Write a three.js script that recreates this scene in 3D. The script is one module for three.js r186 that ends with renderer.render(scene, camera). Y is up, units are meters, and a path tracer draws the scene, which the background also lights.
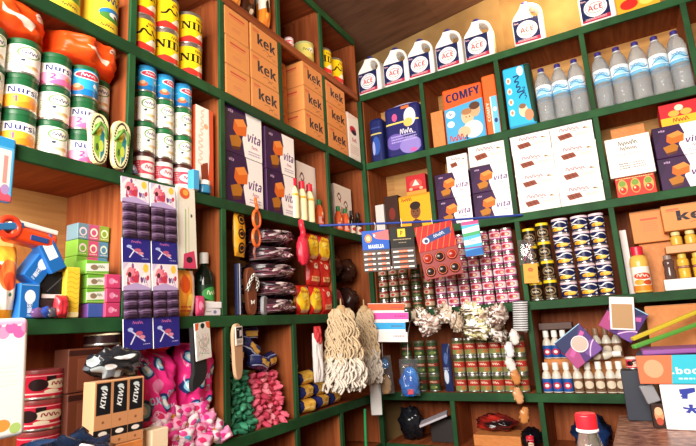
import * as THREE from 'three';
import { RoundedBoxGeometry } from 'three/addons/geometries/RoundedBoxGeometry.js';
import { mergeGeometries, mergeVertices } from 'three/addons/utils/BufferGeometryUtils.js';
import { ImprovedNoise } from 'three/addons/math/ImprovedNoise.js';
import { RectAreaLightUniformsLib } from 'three/addons/lights/RectAreaLightUniformsLib.js';

// ---------- camera, sky, lights, exposure ----------
RectAreaLightUniformsLib.init();
const scene = new THREE.Scene();
const renderer = new THREE.WebGLRenderer();
renderer.toneMapping = THREE.LinearToneMapping;
renderer.toneMappingExposure = 0.75;
renderer.shadowMap.enabled = true;
const CAM = new THREE.Vector3(1.356, 1.5, 2.676), FWD = new THREE.Vector3(-0.4774, 0.2032, -0.8549).normalize(), UPV = new THREE.Vector3(0.1533, 0.9772, 0.1467);
const camera = new THREE.PerspectiveCamera(47.82, 696 / 446, 0.05, 60);
camera.position.copy(CAM); camera.up.copy(UPV); camera.lookAt(CAM.clone().add(FWD));
scene.add(camera);
scene.background = new THREE.Color(0.86, 0.93, 1.0);
scene.backgroundIntensity = 2.2;
// daylight entering through the wide shop front behind the counter
const door = new THREE.RectAreaLight(0xfff6ea, 31, 2.1, 1.4);
door.name = 'shop_front_daylight'; door.position.set(0.85, 2.45, 3.6); door.lookAt(0.85, 2.45, 0); scene.add(door);
// ---------- helpers ----------
let seed = 7;
const rnd = (a = 1, b) => { seed = (seed * 1664525 + 1013904223) >>> 0; const t = seed / 4294967296; return b === undefined ? t * a : a + t * (b - a); };
const noise = new ImprovedNoise(), nz = (x, y, z) => noise.noise(x, y, z);
const RIGHT = new THREE.Vector3().crossVectors(FWD, UPV).normalize(), F = 503;
const ray = (px, py) => FWD.clone().addScaledVector(RIGHT, (px - 348) / F).addScaledVector(UPV, -(py - 223) / F);
const hitX = (px, py, x) => { const d = ray(px, py); return CAM.clone().addScaledVector(d, (x - CAM.x) / d.x); };   // where a photo direction meets the plane of the shelf fronts
const hitZ = (px, py, z) => { const d = ray(px, py); return CAM.clone().addScaledVector(d, (z - CAM.z) / d.z); };
const hitY = (px, py, y) => { const d = ray(px, py); return CAM.clone().addScaledVector(d, (y - CAM.y) / d.y); };
const HIT = (side, px, py, s) => { if (side === 'L') { const p = hitX(px, py, -s); return [p.z, p.y]; } const p = hitZ(px, py, -s); return [p.x, p.y]; };
// centre and width along a wall of what spans two pixels of a row
const span = (side, pa, pb, py, s = 0.03) => { const a = HIT(side, pa, py, s)[0], b = HIT(side, pb, py, s)[0]; return [(a + b) / 2, Math.abs(a - b)]; };
const taken = new Map();
const numbered = (n) => { const k = taken.get(n) ?? 0; taken.set(n, k + 1); return k ? n + '_' + String(k).padStart(3, '0') : n; };
function tag(o, label, category, group) { o.userData = { label, category }; if (group) o.userData.group = group; return o; }
function thing(name) { const g = new THREE.Group(); g.userData.base = name; return g; }
function mesh(name, geo, m, parent) { const o = new THREE.Mesh(geo, m); o.name = name; o.castShadow = o.receiveShadow = true; if (parent) parent.add(o); return o; }
// put a thing on a wall's shelf: u along the wall, y height, s how far its centre stands behind the shelf front
function put(o, side, u, y, s, label, category, group, turn = 0, tilt = 0) {
  const base = o.userData.base ?? o.name; o.name = numbered(base);
  if (side === 'L') { o.position.set(-s, y, u); o.rotation.set(0, Math.PI / 2 + turn, 0); } else { o.position.set(u, y, -s); o.rotation.set(0, turn, 0); }
  if (tilt) o.rotateZ(tilt);
  tag(o, label, category, group); scene.add(o); return o;
}
function free(o, [x, y, z], rot, label, category, group) {
  o.name = numbered(o.userData.base ?? o.name); o.position.set(x, y, z); o.rotation.set(rot?.[0] ?? 0, rot?.[1] ?? 0, rot?.[2] ?? 0, 'YXZ');
  tag(o, label, category, group); scene.add(o); return o;
}
function copy(o) { const c = o.clone(); c.userData = { base: o.userData.base ?? o.name.replace(/_\d+$/, '') }; return c; }
function solo(name, geo, m) { const o = mesh(name, geo, m); o.userData.base = name; return o; }

// ---------- materials ----------
const matCache = new Map();
function mat(color, rough = 0.6, extra = {}) {
  const k = color + '|' + rough + JSON.stringify(extra);
  if (!matCache.has(k)) matCache.set(k, new THREE.MeshPhysicalMaterial({ color, roughness: rough, ...extra }));
  return matCache.get(k);
}
const tmat = (map, rough = 0.5, extra = {}) => new THREE.MeshPhysicalMaterial({ map, roughness: rough, specularIntensity: rough < 0.25 ? 0.8 : 0.4, ...extra });
// all prints are drawn side by side on shared sheets; each texture shows its own rectangle
const sheets = [];
function tex(w, h, draw) {
  let sh = sheets.at(-1);
  if (sh && sh.x + w > 2048) { sh.x = 0; sh.y += sh.row + 4; sh.row = 0; }
  if (!sh || sh.y + h > 2048) { const c = document.createElement('canvas'); c.width = c.height = 2048; sh = { g: c.getContext('2d'), x: 0, y: 0, row: 0, t: new THREE.CanvasTexture(c) }; sh.t.colorSpace = THREE.SRGBColorSpace; sh.t.wrapS = sh.t.wrapT = THREE.RepeatWrapping; sh.t.magFilter = THREE.LinearFilter; sheets.push(sh); }
  const g = sh.g, ox = sh.x, oy = sh.y; sh.x += w + 4; sh.row = Math.max(sh.row, h);
  g.save(); g.beginPath(); g.rect(ox, oy, w, h); g.clip(); g.translate(ox, oy);
  const q = {
    g, w, h,
    r(x, y, a, b, col) { g.fillStyle = col; g.fillRect(x, y, a, b); return q; },
    e(x, y, a, b, col, rot = 0) { g.fillStyle = col; g.beginPath(); g.ellipse(x, y, a, b, rot, 0, 7); g.fill(); return q; },
    o(x, y, a, b, col, lw, rot = 0) { g.strokeStyle = col; g.lineWidth = lw; g.beginPath(); g.ellipse(x, y, a, b, rot, 0, 7); g.stroke(); return q; },
    p(pts, col) { g.fillStyle = col; g.beginPath(); pts.forEach(([x, y], i) => (i ? g.lineTo(x, y) : g.moveTo(x, y))); g.closePath(); g.fill(); return q; },
    l(pts, col, lw = 3) { g.strokeStyle = col; g.lineWidth = lw; g.lineCap = 'round'; g.lineJoin = 'round'; g.beginPath(); pts.forEach(([x, y], i) => (i ? g.lineTo(x, y) : g.moveTo(x, y))); g.stroke(); return q; },
    c(pts, col, lw = 3) { g.strokeStyle = col; g.lineWidth = lw; g.lineCap = 'round'; g.beginPath(); g.moveTo(...pts[0]); for (let i = 1; i + 1 < pts.length; i += 2) g.quadraticCurveTo(...pts[i], ...pts[i + 1]); g.stroke(); return q; },
    t(s, x, y, size, col, { font = 'sans-serif', bold = true, rot = 0, align = 'center', sx = 1, italic = false } = {}) {
      g.save(); g.translate(x, y); g.rotate(rot); g.scale(sx, 1); g.fillStyle = col; g.textAlign = align; g.textBaseline = 'middle'; g.font = (italic ? 'italic ' : '') + (bold ? 'bold ' : '') + size + 'px ' + font; g.fillText(s, 0, 0); g.restore(); return q;
    },
    // unreadable lettering: joined loops about as wide as the word
    s(word, x, y, size, col, { rot = 0, align = 'center' } = {}) {
      const n = word.length, a = size * 0.52, W = n * a; g.save(); g.translate(x, y); g.rotate(rot); g.translate(align === 'center' ? -W / 2 : 0, 0); g.strokeStyle = col; g.lineWidth = Math.max(2, size * 0.13); g.lineCap = 'round'; g.beginPath(); g.moveTo(0, size * 0.2);
      for (let i = 0; i < n; i++) { const c = word.charCodeAt(i), up = c % 3 === 0 || i === 0 ? 0.55 : 0.28, x0 = i * a; g.quadraticCurveTo(x0 + a * 0.1, -size * up * 1.2, x0 + a * 0.5, -size * up * 0.6); g.quadraticCurveTo(x0 + a * 0.75, size * (c % 5 === 0 ? 0.5 : 0.3), x0 + a, size * (c % 2 ? 0.2 : 0.12)); }
      g.stroke(); g.restore(); return q;
    },
    // fine print: rows of short dashes
    fine(x, y, a, b, col, rows = 3) { g.fillStyle = col; const rh = b / rows; for (let i = 0; i < rows; i++) { let cx = x; while (cx < x + a - 4) { const ww = Math.min(4 + rnd(9), x + a - cx); g.fillRect(cx, y + i * rh, ww, rh * 0.5); cx += ww + 3; } } return q; },
  };
  draw(q, w, h); g.restore();
  const t = sh.t.clone(); t.repeat.set((w - 2) / 2048, (h - 2) / 2048); t.offset.set((ox + 1) / 2048, 1 - (oy + h - 1) / 2048); return t;
}
// grain and patches from layered noise: colour map and a bump
function grainTex(n, base, alt, sx, sy, fine, patch = 0.5, sd = 0) {
  const data = new Uint8Array(n * n * 4), A = new THREE.Color(base), B = new THREE.Color(alt);
  A.convertLinearToSRGB(); B.convertLinearToSRGB();
  for (let y = 0; y < n; y++) for (let x = 0; x < n; x++) {
    const u = x / n, v = y / n;
    let k = 0.5 + patch * nz(u * 3, v * 3, 1.7 + sd) + 0.55 * nz(u * sx, v * sy, 3.1 + sd) + 0.35 * nz(u * sx * 2.7, v * sy * 2.7, 7.3 + sd) + fine * (rnd() - 0.5);
    k = Math.min(1, Math.max(0, k));
    const i = (y * n + x) * 4;
    data[i] = 255 * (A.r + (B.r - A.r) * k); data[i + 1] = 255 * (A.g + (B.g - A.g) * k); data[i + 2] = 255 * (A.b + (B.b - A.b) * k); data[i + 3] = 255;
  }
  const t = new THREE.DataTexture(data, n, n); t.colorSpace = THREE.SRGBColorSpace; t.wrapS = t.wrapT = THREE.RepeatWrapping; t.magFilter = THREE.LinearFilter; t.needsUpdate = true; return t;
}
// uv in metres, by the way a face points
function metreUV(g, du = 0, dv = 0, swap = false) {
  const p = g.attributes.position, n = g.attributes.normal, uv = new Float32Array(p.count * 2);
  for (let i = 0; i < p.count; i++) {
    const ax = Math.abs(n.getX(i)), ay = Math.abs(n.getY(i)), az = Math.abs(n.getZ(i));
    let a, b;
    if (ax >= ay && ax >= az) { a = p.getZ(i); b = p.getY(i); } else if (ay >= az) { a = p.getX(i); b = p.getZ(i); } else { a = p.getX(i); b = p.getY(i); }
    uv[i * 2] = (swap ? b : a) + du; uv[i * 2 + 1] = (swap ? a : b) + dv;
  }
  g.setAttribute('uv', new THREE.BufferAttribute(uv, 2)); return g;
}
// a box given by its extents
function slab(x0, x1, y0, y1, z0, z1, r = 0.002, swap = false) {
  const g = new RoundedBoxGeometry(x1 - x0, y1 - y0, z1 - z0, 1, r); g.translate((x0 + x1) / 2, (y0 + y1) / 2, (z0 + z1) / 2);
  return metreUV(g, rnd(3), rnd(3), swap);
}
const rbox = (w, h, d, r = 0.003) => { const g = new RoundedBoxGeometry(w, h, d, 2, Math.min(r, w / 3, h / 3, d / 3)); g.translate(0, h / 2, 0); return g; };
// box-shaped pack: print on the front, optional print on the sides and the top
const packGeo = new Map();
function box(name, w, h, d, front, side = '#ffffff', top = side, r = 0.003, parent) {
  const k = [w, h, d, r].map((v) => v.toFixed(4)).join();
  if (!packGeo.has(k)) packGeo.set(k, rbox(w, h, d, r));
  const M2 = (v) => (v.isMaterial ? v : v.isTexture ? tmat(v) : mat(v, 0.55));
  const s = M2(side), t = M2(top), f = M2(front);
  const o = mesh(name, packGeo.get(k), [s, s, t, t, f, f], parent); o.userData.base = name; return o;
}
const lathe = (pts, seg = 28) => new THREE.LatheGeometry(pts.map(([x, y]) => new THREE.Vector2(x, y)), seg);
const tube = (pts, r, seg = 24, rs = 6, closed = false) => new THREE.TubeGeometry(new THREE.CatmullRomCurve3(pts.map((p) => new THREE.Vector3(...p)), closed), seg, r, rs, closed);
// wrap a printed band round a cylinder, its middle facing +z
function band(r, y0, y1, seg = 28) { const g = new THREE.CylinderGeometry(r, r, y1 - y0, seg, 1, true); g.rotateY(Math.PI); g.translate(0, (y0 + y1) / 2, 0); return g; }
// pillow bag standing upright with crimped ends, print planar
function pillow(w, h, d, sd = 0, wrinkle = 0.12, n = 14) {
  const pos = [], uv = [], idx = [];
  for (const f of [1, -1]) {
    const b = pos.length / 3;
    for (let j = 0; j <= n; j++) for (let i = 0; i <= n; i++) {
      const u = (i / n) * 2 - 1, v = (j / n) * 2 - 1;
      let t = Math.sqrt(Math.max(0, 1 - u ** 4)) * Math.sqrt(Math.max(0, 1 - Math.min(1, Math.abs(v) / 0.9) ** 4));
      const edge = (1 - Math.abs(u) ** 6) * (1 - Math.abs(v) ** 6);
      t += edge * wrinkle * 2 * nz(u * 2.3 + sd * 3.1, v * 2.3 + f * 5, sd) + edge * wrinkle * nz(u * 6, v * 6, sd * 2 + f);
      const nar = 1 - 0.06 * (1 - v * v) * 0 - 0.05 * (1 - Math.min(1, (1 - Math.abs(v)) * 4));
      pos.push((u * w * nar) / 2 * (1 - 0.05 * t) + 0.01 * w * nz(v * 3, sd, f), (j / n) * h, (f * Math.max(0.01, t) * d) / 2); uv.push(f > 0 ? i / n : 1 - i / n, j / n);
    }
    for (let j = 0; j < n; j++) for (let i = 0; i < n; i++) { const a = b + j * (n + 1) + i, c = a + n + 1; if (f > 0) idx.push(a, a + 1, c, a + 1, c + 1, c); else idx.push(a, c, a + 1, a + 1, c, c + 1); }
  }
  const g = new THREE.BufferGeometry(); g.setAttribute('position', new THREE.Float32BufferAttribute(pos, 3)); g.setAttribute('uv', new THREE.Float32BufferAttribute(uv, 2)); g.setIndex(idx); g.computeVertexNormals(); return g;
}
// crumpled soft lump resting on y = 0
function lump(rx, ry, rz, sd, amp = 0.22, freq = 2.2, ws = 20, hs = 14) {
  const g = new THREE.SphereGeometry(1, ws, hs), p = g.attributes.position;
  for (let i = 0; i < p.count; i++) {
    const x = p.getX(i), y = p.getY(i), z = p.getZ(i), k = 1 + amp * (nz(x * freq + sd, y * freq, z * freq + sd * 2) * 1.3 + 0.5 * nz(x * freq * 2.6, y * freq * 2.6 + sd, z * freq * 2.6));
    p.setXYZ(i, x * rx * k, Math.max(0.0005, Math.max(-0.93, y) * ry * k + ry * 0.93), z * rz * k);
  }
  g.computeVertexNormals(); return g;
}
const HB = 2.95, HA = 2.49, HC = 2.027, HD = 1.572, HE = 1.13, TH = 0.042;
// ---------- the room ----------
const T_ORANGE = grainTex(512, '#a35a30', '#78391c', 3, 46, 0.12, 0.5), T_TAN = grainTex(512, '#c4945a', '#a67642', 42, 3, 0.12, 0.7, 4), T_GREEN = grainTex(256, '#26552f', '#1a3d22', 9, 7, 0.14, 0.9, 8);
const T_WALL = grainTex(256, '#8a7048', '#725836', 6, 6, 0.1, 0.9, 12), T_CEIL = grainTex(256, '#6b4c3c', '#513729', 4, 22, 0.15, 0.9, 15), T_FLOOR = grainTex(256, '#857c70', '#655d52', 8, 8, 0.15, 0.9, 18);
const WOOD = tmat(T_ORANGE, 0.62, { bumpMap: T_ORANGE, bumpScale: 0.0006 }), TAN = tmat(T_TAN, 0.66, { bumpMap: T_TAN, bumpScale: 0.0004 }), GREEN = tmat(T_GREEN, 0.62, { bumpMap: T_GREEN, bumpScale: 0.0005 });
const WALL = tmat(T_WALL, 0.85), CEIL = tmat(T_CEIL, 0.8), FLOOR = tmat(T_FLOOR, 0.8);
function struct(name, geo, m) { const o = mesh(name, geo, m); o.userData.kind = 'structure'; scene.add(o); return o; }
struct('floor', slab(-0.5, 3.3, -0.1, 0, -0.46, 3.8), FLOOR);
struct('wall_left', slab(-0.48, -0.34, 0, 3.42, -0.44, 3.7), WALL);
struct('wall_back', slab(-0.34, 3.1, 0, 3.7, -0.44, -0.3), WALL);
struct('wall_right', slab(3.1, 3.24, 0, 3.75, -0.44, 3.7), WALL);
struct('wall_front', mergeGeometries([slab(-0.34, -0.2, 0, 3.6, 3.56, 3.7), slab(1.9, 3.1, 0, 3.7, 3.56, 3.7), slab(-0.2, 1.9, 3.15, 3.6, 3.56, 3.7), slab(-0.2, 1.9, 0, 1.75, 3.56, 3.7)]), WALL);
const ceilGeo = slab(-0.6, 3.4, 0, 0.1, -0.5, 3.8); ceilGeo.rotateZ(Math.atan(0.13)); ceilGeo.translate(0, 3.39, 0);
struct('ceiling', ceilGeo, CEIL);

// ---------- shelving ----------
const unitL = thing('shelving_unit'); unitL.name = numbered('shelving_unit'); tag(unitL, 'green-edged plywood wall shelving holding milk tins, snack cartons and sandals', 'shelving'); scene.add(unitL);
const unitR = thing('shelving_unit'); unitR.name = numbered('shelving_unit'); tag(unitR, 'green-edged plywood wall shelving holding bleach jugs, diapers and water bottles', 'shelving'); scene.add(unitR);
const DL = 0.32, DR = 0.28;
const part = (name, g, m, parent) => mesh(name, g, m, parent);
function shelfL(h, z0, z1, green = true) { const s = part('shelf', slab(-DL, -0.016, h - 0.024, h, z0, z1, 0.001), WOOD, unitL); part('edge_strip', slab(-0.016, 0, h - TH, h, z0, z1, 0.003), green ? GREEN : WOOD, s); }
function shelfR(h, x0, x1) { const s = part('shelf', slab(x0, x1, h - 0.024, h, -DR, -0.016, 0.001, true), WOOD, unitR); part('edge_strip', slab(x0, x1, h - TH, h, -0.016, 0, 0.003), GREEN, s); }
function divL(z, y0, y1) { const d = part('divider', slab(-DL, -0.015, y0, y1, z - 0.009, z + 0.009, 0.001, true), WOOD, unitL); part('edge_strip', slab(-0.015, -0.001, y0, y1, z - 0.013, z + 0.013, 0.003), GREEN, d); }
function divR(x, y0, y1) { const d = part('divider', slab(x - 0.009, x + 0.009, y0, y1, -DR, -0.015, 0.001, true), WOOD, unitR); part('edge_strip', slab(x - 0.013, x + 0.013, y0, y1, -0.015, -0.001, 0.003), GREEN, d); }
const backL = (z0, z1, y0, y1) => part('back_panel', slab(-DL - 0.01, -DL, y0, y1, z0, z1, 0.001, true), y0 >= HC || y1 <= HD ? WOOD : TAN, unitL);  // lowest rows: brown wood, with shade of the dim bays in its colour
const backR = (x0, x1, y0, y1) => part('back_panel', slab(x0, x1, y0, y1, -DR - 0.01, -DR, 0.001, true), y1 <= HC ? WOOD : TAN, unitR);  // lower rows: darker wood than above, shade put into the panel colour
const ZEND = 2.12, XEND = 2.2, HT = 3.345;
shelfL(HT, 0.013, ZEND); shelfL(HB, 0.013, ZEND, false); for (const h of [HA, HC, HD, HE]) shelfL(h, 0.013, ZEND); shelfL(0.86, 0.013, ZEND);
shelfR(HB, 0.003, XEND); for (const h of [HA, HC, HD]) shelfR(h, 0.015, XEND); shelfR(HE, 0.015, 1.315); shelfR(0.86, 0.015, 1.315);
const rowsL = [[HB, HT, [1.237, 0.83, 0.424]], [HA, HB, [1.665, 1.237, 0.83, 0.424]], [HC, HA, [1.665, 1.237, 0.424]], [HD, HC, [1.665, 1.237, 0.424]], [HE, HD, [1.63, 1.225, 0.796]], [0.86, HE, [1.63, 1.225, 0.796, 0.424]]];
for (const [y0, y1, zs] of rowsL) {
  for (const z of zs) divL(z, y0, y1 - (y1 === HT ? 0.024 : 0.024));
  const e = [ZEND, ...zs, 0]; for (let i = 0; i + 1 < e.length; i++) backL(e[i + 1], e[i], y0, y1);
  part('end_panel', slab(-DL, -0.015, y0, y1 - 0.024, -0.014, 0.004, 0.001, true), WOOD, unitL);
}
const rowsR = [[HA, HB, [0.42, 0.866, 1.306, 1.75]], [HC, HA, [0.42, 0.866, 1.306, 1.75]], [HD, HC, [0.866, 1.306]], [HE, HD, [0.866]], [0.86, HE, [0.42, 0.866, 1.3]]];
for (const [y0, y1, xs] of rowsR) {
  for (const x of xs) divR(x, y0, y1 - 0.024);
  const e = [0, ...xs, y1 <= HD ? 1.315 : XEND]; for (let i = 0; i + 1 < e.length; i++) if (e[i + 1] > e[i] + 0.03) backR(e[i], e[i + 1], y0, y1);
}
for (const z of [0.03, 0.8, 1.63]) part('leg', slab(-0.2, -0.16, 0, 0.836, z - 0.02, z + 0.02, 0.002), WOOD, unitL);
for (const x of [0.42, 0.87, 1.29]) part('leg', slab(x - 0.02, x + 0.02, 0, 0.836, -0.2, -0.16, 0.002), WOOD, unitR);
part('corner_post', slab(-0.014, 0.014, 0, HB - 0.043, -0.014, 0.012, 0.003), GREEN, unitR);
part('end_panel', slab(0.003, 0.018, HE, HB - 0.03, -DR, -0.016, 0.001, true), WOOD, unitR);

// lamp under the ceiling
{
  const l = thing('hanging_bulb'); const x = 1.13, y = 3.27, z = 0.02;
  mesh('cord', tube([[0, 0.05, 0], [0, 0.13, 0.005], [0, 0.2, 0]], 0.003, 8), mat('#2a2a2a'), l);
  mesh('socket', lathe([[0, 0.075], [0.014, 0.073], [0.017, 0.055], [0.016, 0.03], [0.013, 0.025]]), mat('#ded8c8', 0.4), l);
  mesh('bulb', lathe([[0.012, 0.03], [0.016, 0.022], [0.028, 0], [0.031, -0.018], [0.024, -0.038], [0.01, -0.047], [0, -0.048]]), mat('#fff2d8', 0.4, { emissive: 0xffe2a8, emissiveIntensity: 6 }), l);
  free(l, [x, y, z], null, 'lit bulb hanging from the brown ceiling above the bleach jugs', 'lamp');
  const p = new THREE.PointLight(0xffd9a0, 2.6, 0, 2); p.name = 'bulb_light'; p.position.set(x, y - 0.012, z); p.castShadow = true; p.shadow.radius = 1.4; scene.add(p);
}
// ---------- prints ----------
const dup = (q, f) => { f(q.w * 0.5); f(0); f(q.w); };          // same art on the front and the back of a can
const T = {};
const nursie = (c1, c2, num) => tex(384, 160, (q) => { q.r(0, 0, 384, 160, '#f6f6f0'); dup(q, (x) => {
  q.e(x - 20, 150, 120, 62, c1).e(x + 40, 165, 90, 45, c2); q.r(x - 96, 0, 192, 26, '#1d5a34').e(x, 26, 96, 14, '#1d5a34'); q.e(x - 52, 30, 30, 12, '#1d5a34');
  q.t('Nursie', x + 4, 66, 44, '#262a70').t(num, x - 34, 116, 42, '#d13a80').e(x + 28, 116, 16, 12, '#e8935a').e(x + 34, 108, 8, 8, '#f0c090'); q.r(x - 96, 0, 6, 160, '#eeeeea'); }); });
T.nursiePink = nursie('#f3a6c6', '#e8669c', '2'); T.nursieYellow = nursie('#f6b23a', '#ee8f2a', '1');
T.smile = tex(384, 160, (q) => { q.r(0, 0, 384, 160, '#f4f5ee'); dup(q, (x) => { q.r(x - 96, 0, 192, 10, '#1f6a3c').o(x, 48, 44, 30, '#7fae4a', 5, -0.3).o(x - 6, 50, 40, 30, '#2f7a40', 3, -0.2).s("Saiy's", x + 10, 50, 26, '#3b3f74', { italic: true }).t('1', x - 20, 92, 20, '#334').e(x + 10, 128, 34, 10, '#e9cda0').e(x + 22, 124, 14, 8, '#d8ab6b').e(x - 26, 96, 7, 7, '#3e4a58').fine(x - 92, 60, 28, 60, '#b9c48f', 6); }); });
T.blueTin = tex(384, 160, (q) => { q.r(0, 0, 384, 160, '#2e9fd8'); dup(q, (x) => { q.r(x - 96, 120, 192, 40, '#1c74b8').e(x, 34, 60, 26, '#f4f4f6').e(x, 34, 52, 20, '#cf3350').s('Saha', x, 34, 28, '#f8e9ee', { italic: true }).e(x - 46, 116, 28, 20, '#d06a48').e(x - 46, 104, 15, 14, '#eab48c').e(x + 30, 88, 9, 14, '#e8f4fb').e(x + 40, 98, 7, 10, '#bfe2f4').r(x - 90, 60, 20, 5, '#9fd6f0'); }); });
const nido = (arab) => tex(384, 160, (q) => { q.r(0, 0, 384, 160, '#f4cf1e'); dup(q, (x) => {
  q.e(x + 30, 118, 34, 24, '#fbf6e8').e(x + 8, 126, 24, 12, '#f4e9cf'); q.p([[x - 96, 138], [x - 40, 122], [x, 132], [x + 50, 124], [x + 96, 134], [x + 96, 160], [x - 96, 160]], '#d8352c');
  if (arab) { q.c([[x + 50, 50], [x + 56, 78], [x + 34, 72], [x + 20, 68], [x + 14, 50]], '#141414', 9).c([[x + 8, 72], [x - 6, 76], [x - 14, 62], [x - 26, 44], [x - 34, 66], [x - 40, 84], [x - 60, 80]], '#141414', 9).e(x + 38, 88, 5, 5, '#141414').e(x + 24, 90, 5, 5, '#141414').e(x - 12, 36, 5, 5, '#141414'); q.s('Gloria', x + 20, 24, 18, '#7a1f1f', { italic: true, font: 'serif' }); }
  else { q.t('NIDO', x, 62, 62, '#161616', { font: 'serif' }).t('NIDO', x + 1.5, 62, 62, '#161616', { font: 'serif' }).s('Gloria', x + 22, 24, 22, '#4a3a20', { italic: true, font: 'serif' }); } }); });
T.nido = nido(false); T.nidoArab = nido(true);
T.farmTin = tex(384, 160, (q) => { q.r(0, 0, 384, 160, '#eccb3a'); dup(q, (x) => { q.s('Lait', x + 6, 30, 34, '#2a3a78').e(x + 14, 86, 56, 26, '#2f7fc0').e(x + 14, 96, 54, 18, '#4f8a3c').e(x + 10, 86, 18, 11, '#f4f4f0').e(x + 18, 90, 8, 6, '#332').s('2500 g', x - 10, 138, 16, '#3a3a2a').r(x - 96, 124, 192, 3, '#c9a520'); }); });
T.redJar = tex(256, 96, (q) => { q.r(0, 0, 256, 96, '#efe7e2'); dup(q, (x) => q.r(x - 64, 20, 128, 56, '#d8495a').e(x, 48, 34, 20, '#f5dfe0').s('Jam', x, 48, 22, '#a01f38').fine(x - 60, 26, 22, 40, '#f2b9c0', 4)); });
T.paste = tex(256, 96, (q) => { q.r(0, 0, 256, 96, '#f1dfe4'); dup(q, (x) => q.r(x - 64, 0, 128, 18, '#b5436f').r(x - 64, 78, 128, 18, '#a84a86').e(x, 46, 40, 24, '#d97a8e').e(x - 10, 44, 17, 15, '#b5343c').e(x + 18, 50, 12, 12, '#f6d6a8').s('Tomate', x, 66, 15, '#6a2450')); });
T.pasteRed = tex(256, 96, (q) => { q.r(0, 0, 256, 96, '#b4967c'); dup(q, (x) => q.r(x - 64, 0, 128, 26, '#8f2f28').r(x - 64, 72, 128, 24, '#4a4a2a').e(x, 48, 34, 20, '#d9c8b4').e(x + 4, 50, 17, 14, '#c4402c').s('Salsa', x, 14, 16, '#f6e6c8')); });
T.veg = tex(256, 128, (q) => { q.r(0, 0, 256, 128, '#9c8660'); dup(q, (x) => q.r(x - 64, 0, 128, 26, '#4c5430').r(x - 64, 34, 128, 50, '#a8342a').s('Pois', x, 58, 24, '#f7ecd2').e(x - 12, 100, 28, 18, '#7c8248').e(x + 22, 104, 18, 14, '#b4703c').r(x - 64, 120, 128, 8, '#7c8a50')); });
T.vegDark = tex(256, 128, (q) => { q.r(0, 0, 256, 128, '#33482c'); dup(q, (x) => q.r(x - 64, 34, 128, 30, '#7a2c28').s('Olive', x, 50, 22, '#d8c8a0').e(x, 98, 30, 16, '#5d6d3a').e(x + 20, 96, 9, 9, '#9aa060')); });
T.navyTin = tex(256, 96, (q) => { q.r(0, 0, 256, 96, '#1c2350'); dup(q, (x) => { q.c([[x - 58, 18], [x - 30, 46], [x - 6, 20], [x + 16, 0], [x + 50, 26]], '#eef0f4', 9).c([[x - 50, 52], [x - 20, 36], [x + 4, 56], [x + 30, 72], [x + 56, 50]], '#f4f4f0', 7).e(x - 2, 68, 34, 15, '#e7b134').e(x + 14, 64, 16, 9, '#f4d873').e(x - 24, 74, 12, 8, '#c98a22').e(x + 44, 80, 8, 8, '#e9e9ee'); }); });
T.blackJar = tex(256, 96, (q) => { q.r(0, 0, 256, 96, '#221c18'); dup(q, (x) => q.e(x, 48, 44, 28, '#8a7250').e(x, 48, 34, 20, '#2c2018').s('Café', x, 48, 22, '#efe3c4', { italic: true, font: 'serif' }).fine(x - 40, 80, 80, 12, '#b8a47c', 2)); });
T.water = tex(384, 128, (q) => { q.r(0, 0, 384, 128, '#e6f1f8'); dup(q, (x) => q.r(x - 96, 96, 192, 32, '#6db4dc').e(x + 6, 62, 54, 30, '#9ed0ea').c([[x - 60, 84], [x - 10, 30], [x + 30, 70], [x + 50, 96], [x + 80, 56]], '#3f8fc4', 9).s('aqua', x - 10, 40, 34, '#4b6fa0', { italic: true }).s('1,5 L', x + 50, 112, 16, '#f3f9fc')); });
T.bleach = tex(256, 256, (q) => { q.r(0, 0, 256, 256, '#1d2450').p([[0, 236], [256, 214], [256, 256], [0, 256]], '#b02b4a').e(132, 122, 104, 96, '#eceef4').o(132, 122, 88, 80, '#7d83a8', 6).e(132, 122, 72, 64, '#efe4e6').t('ACE', 132, 122, 74, '#c02c3c').c([[70, 92], [132, 50], [196, 92]], '#c43a4a', 6).c([[70, 156], [132, 196], [196, 156]], '#3a7a5a', 6).s('2 L', 34, 34, 30, '#e4b9c4').fine(30, 222, 190, 24, '#eccad2', 2); });
T.kek = tex(256, 192, (q) => { q.r(0, 0, 256, 192, '#dc9152').t('kek', 140, 84, 100, '#2c2430').t('kek', 143, 84, 100, '#2c2430').c([[110, 142], [140, 126], [160, 144], [176, 158], [200, 140]], '#8a5a34', 4).c([[150, 168], [162, 146], [186, 162]], '#8a5a34', 4).t('kek', 214, 168, 18, '#a0683c').r(20, 22, 54, 14, '#cf6a44').r(20, 40, 38, 6, '#cf6a44').r(0, 92, 256, 1, '#c88a50'); });
T.kekSide = tex(192, 192, (q) => { q.r(0, 0, 192, 192, '#dc9152').r(34, 34, 124, 12, '#c4483a').r(40, 54, 112, 5, '#cc6b4c').r(56, 120, 70, 5, '#cc7a54').r(56, 130, 60, 4, '#cc7a54').r(56, 139, 66, 4, '#cc7a54').r(0, 94, 192, 2, '#c4834a'); });
T.carton = tex(192, 192, (q) => { q.r(0, 0, 192, 192, '#d98c4e').r(54, 44, 92, 12, '#c8583c').fine(60, 70, 80, 60, '#c67a50', 6).o(96, 104, 50, 44, '#c88252', 2); });
T.plainCarton = grainTex(128, '#d88f54', '#c67c42', 10, 10, 0.1, 0.4, 22);
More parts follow.
